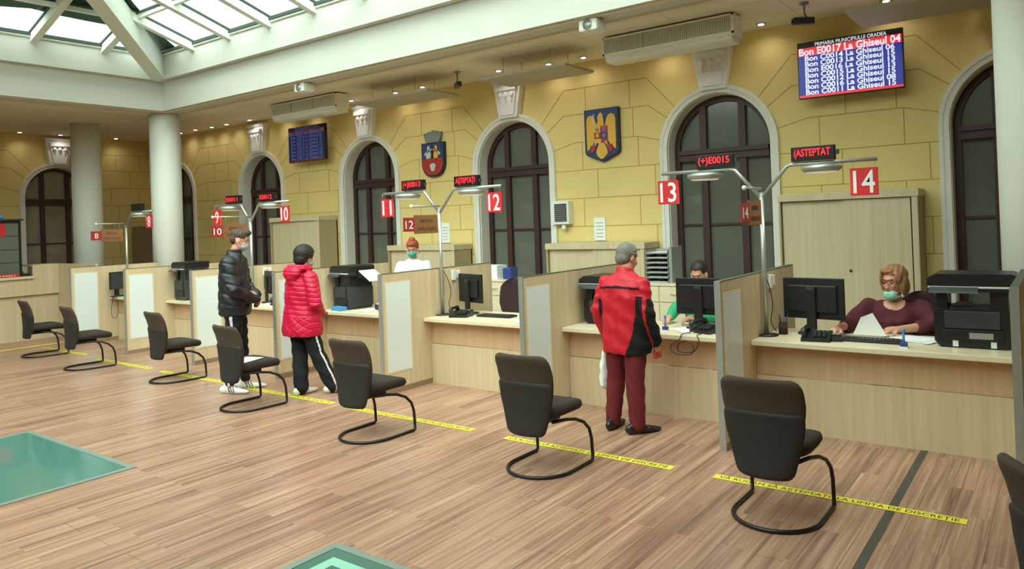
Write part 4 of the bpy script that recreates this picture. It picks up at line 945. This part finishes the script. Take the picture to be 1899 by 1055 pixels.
def shoe(parent,ank,yaw,mt,stripes=False,L=.27):
    R=Matrix.Rotation(yaw,3,'Z'); b=V((ank[0],ank[1],0))
    mb=MB()
    for y,z,rx,rz in ((-.055,.045,.036,.045),(-.01,.05,.038,.05),(.05,.038,.040,.04),(.10,.030,.044,.034),(.145,.026,.040,.028),(.175,.022,.030,.022)): mb.ell(b+R@V((0,y*L/.27,z)),rx,.055,rz,mt,14,8,Euler((0,0,yaw)))
    mb.tube([b+V((0,0,.05))-R@V((0,.02,0)),b+V((0,0,.10))-R@V((0,.02,0))],[.040,.037],mt,12,round_=True)
    o=organic(mb,'shoe',parent,[mt,'dark' if mt!='shoeb' else 'blackmetal','ink'],.006,2,clamp=.002,matf=lambda c,n:0)
    if stripes:
        mb=MB()
        for s in (-1,1):
            for i in range(3):
                y=.02+i*.028; mb.tube([b+R@V((s*.043,y+.012,.025)),b+R@V((s*.040,y-.004,.06)),b+R@V((s*.024,y-.012,.082))],.0045,'ink',6)
        mb.build('stripes',o)
    return o
def stripe_mat(ankles,knees,hips,side,wdt=.018,which=(0,1)):
    """material 1 on the outer seam of the trouser legs; side = outward vector per leg"""
    def f(c,n):
        best=None
        for i in which:
            for a,b in ((ankles[i],knees[i]),(knees[i],hips[i])):
                a,b=V(a),V(b); t=max(0,min(1,(c-a).dot(b-a)/(b-a).length_squared)); q=a+(b-a)*t; d=(c-q).length
                if best is None or d<best[0]: best=(d,i,q)
        if best is None: return 0
        s=V(side[best[1]]); r=c-best[2]; r.z=0
        if r.dot(s)>0 and abs(r.cross(s).z)<wdt: return 1
        return 0
    return f
# ---- man in red (local frame: facing +y)
def red_man():
    rz=-.06; loc=(-3.03,5.60,0)
    mb=MB(); hips=[(-.09,.02,.80),(.09,.02,.80)]; kn=[(-.125,.03,.44),(.085,-.01,.44)]; an=[(-.15,.0,.09),(.10,-.02,.09)]
    P,e=head_prims(mb,(.0,.085,1.475),-.35,-.25,1.0)
    mb.tube([(0,.02,1.27),(.0,.055,1.40)],[.062,.056],None,14,round_=True)
    mb.loft([(0,.02,.75,.14,.10),(0,.02,.95,.145,.10),(0,.02,1.15,.165,.105),(0,.02,1.27,.15,.09),(0,.02,1.31,.08,.07)],None,20)
    legs_prims(mb,hips,kn,an)
    sh=[(-.17,.0,1.245),(.17,.0,1.245)]; el=[(-.262,-.01,1.0),(.235,-.02,1.0)]; wr=[(-.25,.10,.81),(.245,.07,.78)]
    for s,q,w_ in zip(sh,el,wr): mb.tube([s,q,w_],[.048,.038,.028],None,12,round_=True)
    hand_prims(mb,wr[0],(.12,.45,-.85),(-1,0,0),1,.9); hand_prims(mb,wr[1],(.0,.42,-.9),(1,0,0),-1,.9)
    for s in (-1,1): mb.ell((an[(s+1)//2][0],an[(s+1)//2][1]+.0,.05),.022,.045,.03)
    o=organic(mb,'person',None,['skin'],.0075,2,loc=loc,rz=rz); tag(o,'person in a red and black jacket and maroon trousers standing at counter 13','person')
    mb=MB(); mb.ell(P(0,-.018,.032),.084,.098,.090,None,20,14,e); mb.ell(P(0,-.055,-.02),.074,.058,.065,None,16,10,e)
    c=P(0,0,0); Rm=e.to_matrix().inverted()
    def cut(v,n):
        l=Rm@(v-c)
        if l.y>.045 and l.z<.06: l.y=.045+ (l.y-.045)*.1
        if l.z<-.03 and l.y>-.02: l.y=-.02+(l.y+.02)*.1; l.x*=.95
        return c+e.to_matrix()@l+n*.0025*math.sin(v.x*260)*math.sin(v.z*190)
    organic(mb,'hair',o,['hairg'],.007,1,disp=cut)
    # jacket
    mb=MB(); mb.loft([(0,.02,.665,.215,.135),(0,.018,.72,.222,.142),(0,.015,.85,.215,.140),(0,.01,1.0,.208,.138),(0,.005,1.13,.215,.140),(0,.0,1.23,.205,.125),(0,.008,1.30,.150,.10),(0,.02,1.345,.085,.078)],None,32,pw=2.3)
    mb.tube([(0,.022,1.31),(0,.04,1.385)],[.082,.072],None,18)
    for s,q,w_ in zip(sh,el,wr):
        s,q,w_=V(s),V(q),V(w_); mb.tube([s+V((0,0,.0)),s.lerp(q,.5),q,q.lerp(w_,.5),w_+(w_-q)*.02],[.072,.070,.066,.060,.053],None,16,round_=True)
    def fold(v,n):
        a=.004*math.sin(v.z*38+v.x*22)+.0045*math.sin(v.x*55+2.2*math.sin(v.z*7))*(1 if v.z<1.15 else .3)+.004*math.sin(v.z*70+v.y*30)*(1 if abs(v.x)>.2 else .2)
        return v+n*a
    def jm(c,n):
        if abs(c.z-(1.232-.12*c.x*c.x*3-.02*abs(c.x)))<.010 and c.y<0.03 and abs(c.x)<.195 : return 1
        if c.x>.07 and c.x<.225 and c.z<1.16 and c.y<.16:   # black side panel on the right
            if c.x>.075+max(0,(c.z-.70))*.24+ .02*math.sin(c.z*9): return 1
        if c.x<-.178 and c.x>-.212 and c.z<1.12: return 1
        if c.x>.250 and c.z<1.14: return 1
        if c.x>.215 and c.z<.95 and n.x>.1 : return 1
        return 0
    j=organic(mb,'jacket',o,['redjk','blackcl'],.009,2,disp=fold,matf=jm)
    mb=MB(); mb.ell((0,.02,.80),.168,.118,.12); legs_prims(mb,hips,kn,[(-.15,.0,.075),(.10,-.02,.075)],(.105,.080,.066))
    organic(mb,'trousers',o,['maroon'],.009,2,disp=lambda v,n:v+n*(.0022*math.sin(v.z*47+v.x*60+v.y*35)*(1 if v.z<.55 else .4)+.003*math.sin(v.z*17+v.x*31)*math.sin(v.y*25+v.z*9)))
    shoe(o,(-.15,-.01),.12,'shoeb'); shoe(o,(.10,-.03),-.55,'shoeb')
    # bag in the left hand, wallet in the right
    c_,s_=math.cos(rz),math.sin(rz)
    def Wd(p): return (loc[0]+c_*p[0]-s_*p[1],loc[1]+s_*p[0]+c_*p[1],p[2])
    hp=V(wr[0])+V((-.02,.02,-.10)); 
    mb=MB(); mb.loft([(-.0,.0,-.40,.03,.07),(0,0,-.36,.05,.11),(0,0,-.20,.045,.10),(0,0,-.08,.03,.07),(0,0,.0,.014,.02),(0,0,.03,.02,.03)],'whitep',18)
    b=organic(mb,'plastic_bag',None,['whitep'],.009,1,disp=lambda v,n:v+n*.006*math.sin(v.z*50+v.x*90)*math.sin(v.y*60),loc=Wd(hp),rz=rz); tag(b,'thin white plastic bag hanging from the left hand of the man in red','bag')
    hp=V(wr[1])+V((-.012,.055,-.115)); tag(MB().box(-.012,.012,-.05,.05,-.045,.045,'wallet',.005).build('wallet',None,Wd(hp),rz),'orange-red wallet in the right hand of the man in red','wallet')
red_man()
# ---- woman in pink
def pink_woman():
    rz=-.10; loc=(-6.84,5.20,0)
    mb=MB(); hips=[(-.09,.0,.76),(.09,.0,.76)]; kn=[(-.04,-.03,.42),(.17,.06,.42)]; an=[(.08,-.10,.08),(.30,.16,.08)]
    P,e=head_prims(mb,(.0,.055,1.50),-.08,-.22,.96)
    mb.tube([(0,.0,1.30),(.0,.03,1.43)],[.055,.05],None,14,round_=True)
    mb.loft([(0,.0,.72,.15,.11),(0,.0,.95,.15,.11),(0,.0,1.18,.15,.10),(0,.0,1.29,.14,.085),(0,.0,1.33,.07,.065)],None,20)
    legs_prims(mb,hips,kn,an,(.085,.055,.04))
    sh=[(-.17,.0,1.26),(.17,.0,1.26)]; el=[(-.27,.0,1.02),(.275,-.01,1.0)]; wr=[(-.12,.21,.88),(.10,.17,.86)]
    for s,q,w_ in zip(sh,el,wr): mb.tube([s,q,w_],[.045,.036,.027],None,12,round_=True)
    hand_prims(mb,wr[0],(.5,.8,.05),(0,0,1),1,.5,.92); hand_prims(mb,wr[1],(-.5,.8,.05),(0,0,1),-1,.5,.92)
    for i in (0,1): mb.ell((an[i][0],an[i][1]+.01,.05),.022,.045,.03)
    o=organic(mb,'person',None,['skin'],.0075,2,loc=loc,rz=rz); tag(o,'person in a bright pink quilted hooded jacket and black striped trousers','person')
    mb=MB(); mb.ell(P(0,-.026,.035),.108,.120,.105,None,20,14,e); mb.ell(P(0,-.060,-.03),.094,.072,.085,None,16,10,e)
    c=P(0,0,0); Rm=e.to_matrix().inverted()
    def cut(v,n):
        l=Rm@(v-c)
        if l.y>.055 and l.z<.06: l.y=.055+(l.y-.055)*.1
        if l.z<-.01 and l.y>.0: l.y*=.1
        return c+e.to_matrix()@l+n*.003*math.sin(v.x*220)*math.sin(v.z*160)
    organic(mb,'hair',o,['hairb'],.007,1,disp=cut)
    mask(o,P,e,'maskgrey',.96)
    mb=MB(); mb.loft([(-.02,.0,.635,.262,.195),(-.02,.0,.70,.270,.205),(-.02,.0,.82,.255,.192),(-.02,.0,.96,.225,.172),(-.01,.0,1.10,.228,.168),(0,-.005,1.22,.212,.150),(0,-.005,1.31,.135,.105),(0,.0,1.36,.08,.08)],None,32)
    for s,q,w_ in zip(sh,el,wr):
        s,q,w_=V(s),V(q),V(w_); mb.tube([s+V((0,0,.01)),s.lerp(q,.5),q,q.lerp(w_,.5),w_],[.085,.080,.072,.060,.050],None,16,round_=True)
    # hood lying on the back
    mb.ell((0,-.12,1.33),.140,.080,.095,None,18,12,Euler((-.5,0,0))); mb.ell((0,-.135,1.25),.085,.045,.10,None,16,10,Euler((.15,0,0))); mb.tube([(-.10,.045,1.37),(-.115,-.04,1.385),(-.06,-.115,1.39),(.0,-.13,1.385),(.06,-.115,1.39),(.115,-.04,1.385),(.10,.045,1.37)],.032,None,12,round_=True)
    def q(v,n):
        # horizontal quilting on body, across the arms
        if v.z<.86: a=-abs(math.sin((v.z+ .55*v.x)*PI/.060))**.35*0+ (-.006*(1-min(1,abs(math.sin((v.z+.8*v.x)*PI/.075))*3.2))-.006*(1-min(1,abs(math.sin((v.z-.8*v.x)*PI/.075))*3.2)))
        else: a=-.010*(1-min(1,abs(math.sin((v.z+.10*abs(v.x)-.35*max(0,v.y))*PI/.052))*2.2))
        return v+n*(a+.003*math.sin(v.x*40+v.z*30))
    organic(mb,'jacket',o,['pink'],.0075,1,disp=q)
    mb=MB(); mb.ell((0,.0,.76),.165,.125,.12); A=[(.08,-.10,.075),(.30,.16,.075)]; legs_prims(mb,hips,kn,A,(.105,.085,.078))
    organic(mb,'trousers',o,['blackcl','stripe'],.008,2,disp=lambda v,n:v+n*(.004*math.sin(v.z*50+v.x*30)),matf=stripe_mat(A,kn,hips,[(-1,0,0),(1,-.05,0)],.010))
    shoe(o,(.08,-.10),.10,'shoe'); shoe(o,(.30,.16),-.35,'shoe')
pink_woman()
# ---- young man in black puffer
def young_man():
    rz=-.86; loc=(-7.57,4.83,0)       # facing roughly (+x,+y)
    mb=MB(); hips=[(-.09,.0,.92),(.09,.0,.92)]; kn=[(-.10,.03,.50),(.085,.02,.50)]; an=[(-.14,.05,.09),(.09,-.06,.09)]
    P,e=head_prims(mb,(.0,.075,1.715),.15,-.30,1.0)
    mb.tube([(0,.0,1.50),(.0,.04,1.63)],[.062,.056],None,14,round_=True)
    mb.loft([(0,.0,.90,.15,.11),(0,.0,1.10,.15,.11),(0,.0,1.35,.165,.11),(0,.0,1.46,.16,.09),(0,.0,1.52,.075,.07)],None,20)
    legs_prims(mb,hips,kn,an,(.09,.058,.042))
    sh=[(-.195,.0,1.45),(.195,.0,1.45)]; el=[(-.265,.04,1.17),(.275,.06,1.17)]; wr=[(-.07,.22,1.08),(.05,.25,1.03)]
    for s,q,w_ in zip(sh,el,wr): mb.tube([s,q,w_],[.05,.04,.03],None,12,round_=True)
    hand_prims(mb,wr[0],(.9,-.1,-.1),(0,1,.2),1,.7); hand_prims(mb,wr[1],(-.8,.0,-.5),(0,1,.2),-1,.7)
    for i in (0,1): mb.ell((an[i][0],an[i][1]+.01,.05),.022,.045,.03)
    o=organic(mb,'person',None,['skin'],.0075,2,loc=loc,rz=rz); tag(o,'young person in a black puffer jacket and mask looking down beside a chair','person')
    mb=MB(); mb.ell(P(0,-.012,.050),.081,.100,.078,None,20,14,e); mb.ell(P(0,-.055,-.005),.072,.055,.065,None,16,10,e); mb.ell(P(0,.055,.098),.06,.05,.035,None,12,8,e)
    c=P(0,0,0); Rm=e.to_matrix().inverted()
    def cut(v,n):
        l=Rm@(v-c)
        if l.y>.055 and l.z<.062: l.y=.055+(l.y-.055)*.1
        if l.z<.0 and l.y>-.015: l.y=-.015+(l.y+.015)*.1
        return c+e.to_matrix()@l+n*(.004 if l.z>.05 else .001)*math.sin(v.x*170)*math.sin(v.y*150)
    organic(mb,'hair',o,['hairbr'],.007,1,disp=cut)
    mask(o,P,e,'maskgrey'); face_parts(o,P,e,mouth=False)
    mb=MB(); mb.loft([(0,.0,.865,.185,.145),(0,.0,.89,.215,.170),(0,.0,.97,.222,.175),(0,.0,1.10,.212,.168),(0,.0,1.25,.22,.165),(0,.0,1.40,.225,.15),(0,.0,1.48,.17,.12),(0,.01,1.55,.092,.088),(0,.015,1.61,.085,.084)],None,32)
    for s,q,w_ in zip(sh,el,wr):
        s,q,w_=V(s),V(q),V(w_); mb.tube([s,s.lerp(q,.5),q,q.lerp(w_,.5),w_],[.100,.092,.085,.070,.054],None,16,round_=True)
    organic(mb,'jacket',o,['blackjk'],.009,1,disp=lambda v,n:v+n*(-.008*(1-min(1,abs(math.sin((v.z+.04*math.sin(v.x*8)+.03*math.sin(v.y*9))*PI/.115))*1.6))+.005*math.sin(v.x*45+v.z*35+v.y*20)))
    mb=MB(); mb.ell((0,.0,.88),.155,.115,.10); A=[(-.14,.045,.13),(.09,-.06,.13)]; legs_prims(mb,hips,kn,A,(.10,.072,.056))
    organic(mb,'trousers',o,['blackcl','stripe'],.008,2,disp=lambda v,n:v+n*(.005*math.sin(v.z*55+v.x*30)),matf=stripe_mat(A,kn,hips,[(-1,0,0),(1,0,0)],.014))
    shoe(o,(-.14,.04),.2,'shoe',True,.29); shoe(o,(.09,-.07),-.25,'shoe',True,.29)
young_man()
# ---- blonde clerk (seated, local frame facing +y, placed facing the hall)
def clerk14():
    rz=PI+.10; loc=(-1.22,7.16,0)
    mb=MB(); P,e=head_prims(mb,(.0,.06,1.185),-.50,-.12,1.02)
    mb.tube([(0,.0,.98),(.0,.035,1.11)],[.060,.054],None,14,round_=True)
    mb.loft([(0,-.02,.48,.17,.13),(0,-.02,.62,.16,.12),(0,.0,.80,.165,.12),(0,.0,.94,.165,.10),(0,.0,1.0,.10,.075)],None,20)
    hips=[(-.09,.0,.53),(.09,.0,.53)]; kn=[(-.11,.40,.52),(.11,.40,.52)]; an=[(-.11,.36,.10),(.11,.36,.10)]; legs_prims(mb,hips,kn,an,(.09,.065,.042))
    for i in (0,1): mb.ell((an[i][0],an[i][1]+.01,.05),.022,.045,.03)
    sh=[(-.20,.0,.94),(.20,.0,.94)]; el=[(-.30,.18,.82),(.33,.22,.82)]; wr=[(-.05,.42,.815),(.40,.46,.81)]
    for s,q,w_ in zip(sh,el,wr): mb.tube([s,q,V(q).lerp(V(w_),.4),w_],[.052,.042,.040,.028],None,12,round_=True)
    hand_prims(mb,wr[0],(.75,.35,-.05),(-.2,.3,1),-1,.75); hand_prims(mb,wr[1],(.35,.9,-.12),(0,0,1),-1,.35)
    o=organic(mb,'person',None,['skin'],.007,2,loc=loc,rz=rz); tag(o,'blonde clerk in a burgundy top and red glasses, mask under the chin, at counter 14','person')
    face_parts(o,P,e,1.02,True); mk=mask(o,P,e,'maskm',1.0,-.112)
    mb=MB(); mb.ell(P(0,-.028,.040),.102,.112,.098,None,20,14,e); 
    for s in (-1,1): mb.ell(P(s*.080,-.02,-.035),.034,.062,.095,None,16,10,e); mb.ell(P(s*.066,.030,.030),.030,.042,.055,None,12,8,e)
    mb.ell(P(0,-.075,-.04),.088,.05,.09,None,16,10,e); mb.ell(P(.02,.055,.088),.060,.035,.026,None,12,8,e)
    c=P(0,0,0); Rm=e.to_matrix().inverted()
    def cut(v,n):
        l=Rm@(v-c)
        if abs(l.x)<.060 and l.y>.03 and l.z<.062: l.y=.03+(l.y-.03)*.1
        return c+e.to_matrix()@l+n*(.002*math.sin(v.x*160+v.z*25)+.0012*math.sin(v.y*260))
    organic(mb,'hair',o,['blond'],.006,1,disp=cut)
    mb=MB(); mb.loft([(0,-.02,.50,.20,.16),(0,.0,.60,.205,.17),(0,.01,.74,.195,.165),(0,.02,.84,.205,.165),(0,.0,.93,.215,.13),(0,-.005,.985,.165,.095),(0,-.01,1.01,.11,.07)],None,32)
    for s,q,w_ in zip(sh,el,wr):
        s,q,w_=V(s),V(q),V(w_); mb.tube([s,s.lerp(q,.5),q,q.lerp(w_,.38)],[.082,.080,.072,.062],None,16,round_=True)
    c2=V((0,.10,1.01))
    organic(mb,'sweater',o,['sweater','skin'],.008,2,disp=lambda v,n:v+n*(.004*math.sin(v.z*40+v.x*25)+.003*math.sin(v.x*60)),matf=lambda c,n:1 if (c-V((0,.07,1.0))).length<.085 and c.y>-.02 else 0)
    mb=MB(); mb.ell((0,-.02,.52),.19,.16,.09); legs_prims(mb,hips,kn,[(-.11,.36,.13),(.11,.36,.13)],(.11,.085,.06)); organic(mb,'trousers',o,['blackcl'],.012,1)
    tag(MB().box(-.03,.03,-.05,.05,0,.03,'black',.012).build('computer_mouse',None,(-1.68,6.62,DT)),'black computer mouse under the right hand of the blonde clerk','mouse')
clerk14()
def clerk13():
    rz=PI-.1; loc=(-2.97,7.15,0)
    mb=MB(); P,e=head_prims(mb,(.0,.06,1.225),.1,-.45,1.0)
    mb.tube([(0,.0,.98),(.0,.04,1.17)],[.058,.052],None,14,round_=True)
    mb.loft([(0,-.02,.48,.17,.13),(0,-.02,.62,.16,.12),(0,.0,.80,.165,.12),(0,.0,.94,.165,.10),(0,.0,1.0,.10,.075)],None,20)
    hips=[(-.09,.0,.53),(.09,.0,.53)]; kn=[(-.11,.40,.52),(.11,.40,.52)]; an=[(-.11,.36,.10),(.11,.36,.10)]; legs_prims(mb,hips,kn,an,(.09,.065,.042))
    for i in (0,1): mb.ell((an[i][0],an[i][1]+.01,.05),.022,.045,.03)
    sh=[(-.19,.0,.93),(.19,.0,.93)]; el=[(-.28,.12,.80),(.235,.16,.85)]; wr=[(-.10,.36,.815),(.14,.40,.82)]
    for s,q,w_ in zip(sh,el,wr): mb.tube([s,q,w_],[.05,.04,.028],None,12,round_=True)
    hand_prims(mb,wr[0],(.5,.8,-.05),(0,0,1),-1,.5); hand_prims(mb,wr[1],(-.1,.9,-.12),(0,0,1),1,.9)
    o=organic(mb,'person',None,['skin'],.008,2,loc=loc,rz=rz); tag(o,'dark-haired clerk in green sleeves bent behind the monitor at counter 13','person'); face_parts(o,P,e,mouth=False,brow='hairb'); mask(o,P,e,'maskm')
    mb=MB(); mb.ell(P(0,-.02,.040),.084,.100,.085,None,20,14,e); mb.ell(P(0,-.06,-.02),.074,.055,.07,None,16,10,e)
    c=P(0,0,0); Rm=e.to_matrix().inverted()
    def cut(v,n):
        l=Rm@(v-c)
        if l.y>.05 and l.z<.065: l.y=.05+(l.y-.05)*.1
        return c+e.to_matrix()@l
    organic(mb,'hair',o,['hairb'],.008,1,disp=cut)
    mb=MB(); mb.loft([(0,-.02,.50,.19,.15),(0,.0,.74,.185,.15),(0,.0,.93,.205,.125),(0,-.005,.985,.155,.09),(0,-.0,1.03,.08,.07)],None,28)
    for s,q,w_ in zip(sh,el,wr):
        s,q,w_=V(s),V(q),V(w_); mb.tube([s,s.lerp(q,.5),q,w_],[.075,.07,.062,.045],None,16,round_=True)
    organic(mb,'tunic',o,['greenc'],.010,2)
    mb=MB(); mb.ell((0,-.02,.52),.18,.15,.09); legs_prims(mb,hips,kn,[(-.11,.36,.13),(.11,.36,.13)],(.11,.085,.06)); organic(mb,'trousers',o,['blackcl'],.014,1)
clerk13()
def clerk12():
    rz=PI+.62; loc=(-7.80,7.95,0)
    mb=MB(); P,e=head_prims(mb,(.0,.05,1.46),-.1,-.30,1.05)
    mb.tube([(0,.0,1.24),(.0,.03,1.38)],[.058,.052],None,14,round_=True)
    mb.loft([(0,.0,.80,.16,.12),(0,.0,1.0,.15,.12),(0,.0,1.15,.165,.12),(0,.0,1.23,.165,.10),(0,.0,1.29,.08,.07)],None,20)
    hips=[(-.09,.0,.82),(.09,.0,.82)]; kn=[(-.10,.02,.45),(.10,.02,.45)]; an=[(-.10,.0,.09),(.10,.0,.09)]; legs_prims(mb,hips,kn,an)
    for i in (0,1): mb.ell((an[i][0],an[i][1]+.01,.05),.022,.045,.03)
    sh=[(-.19,.0,1.2),(.19,.0,1.2)]; el=[(-.26,.05,.96),(.26,.05,.96)]; wr=[(-.18,.26,.90),(.18,.26,.90)]
    for s,q,w_ in zip(sh,el,wr): mb.tube([s,q,w_],[.05,.04,.028],None,12,round_=True)
    hand_prims(mb,wr[0],(.2,.9,-.1),(0,0,1),-1,.5); hand_prims(mb,wr[1],(-.2,.9,-.1),(0,0,1),1,.5)
    o=organic(mb,'person',None,['skin'],.008,2,loc=loc,rz=rz); tag(o,'red-haired person in a white shirt and teal mask behind the divider of counter 11','person'); face_parts(o,P,e,1.05,mouth=False,brow='hairred'); mask(o,P,e,'maskteal',1.08)
    mb=MB(); mb.ell(P(0,-.015,.050),.092,.105,.088,None,20,14,e); mb.ell(P(0,-.06,-.01),.080,.055,.07,None,16,10,e); mb.ell(P(0,-.01,.135),.05,.05,.035,None,12,8,e); mb.ell(P(0,.07,.085),.055,.03,.03,None,12,8,e)
    c=P(0,0,0); Rm=e.to_matrix().inverted()
    def cut(v,n):
        l=Rm@(v-c)
        if l.y>.05 and l.z<.055: l.y=.05+(l.y-.05)*.1
        return c+e.to_matrix()@l+n*.004*math.sin(v.x*150)*math.sin(v.z*140)
    organic(mb,'hair',o,['hairred'],.008,1,disp=cut)
    mb=MB(); mb.loft([(0,.0,.70,.20,.15),(0,.0,1.0,.18,.15),(0,.0,1.18,.215,.135),(0,-.0,1.255,.165,.10),(0,-.0,1.31,.08,.07)],None,28)
    for s,q,w_ in zip(sh,el,wr):
        s,q,w_=V(s),V(q),V(w_); mb.tube([s,s.lerp(q,.5),q,w_],[.080,.075,.062,.045],None,16,round_=True)
    organic(mb,'shirt',o,['shirtw'],.010,2)
    mb=MB(); mb.ell((0,.0,.80),.16,.12,.1); legs_prims(mb,hips,kn,[(-.10,.0,.1),(.10,.0,.1)],(.10,.08,.065)); organic(mb,'trousers',o,['blackcl'],.014,1)
clerk12()
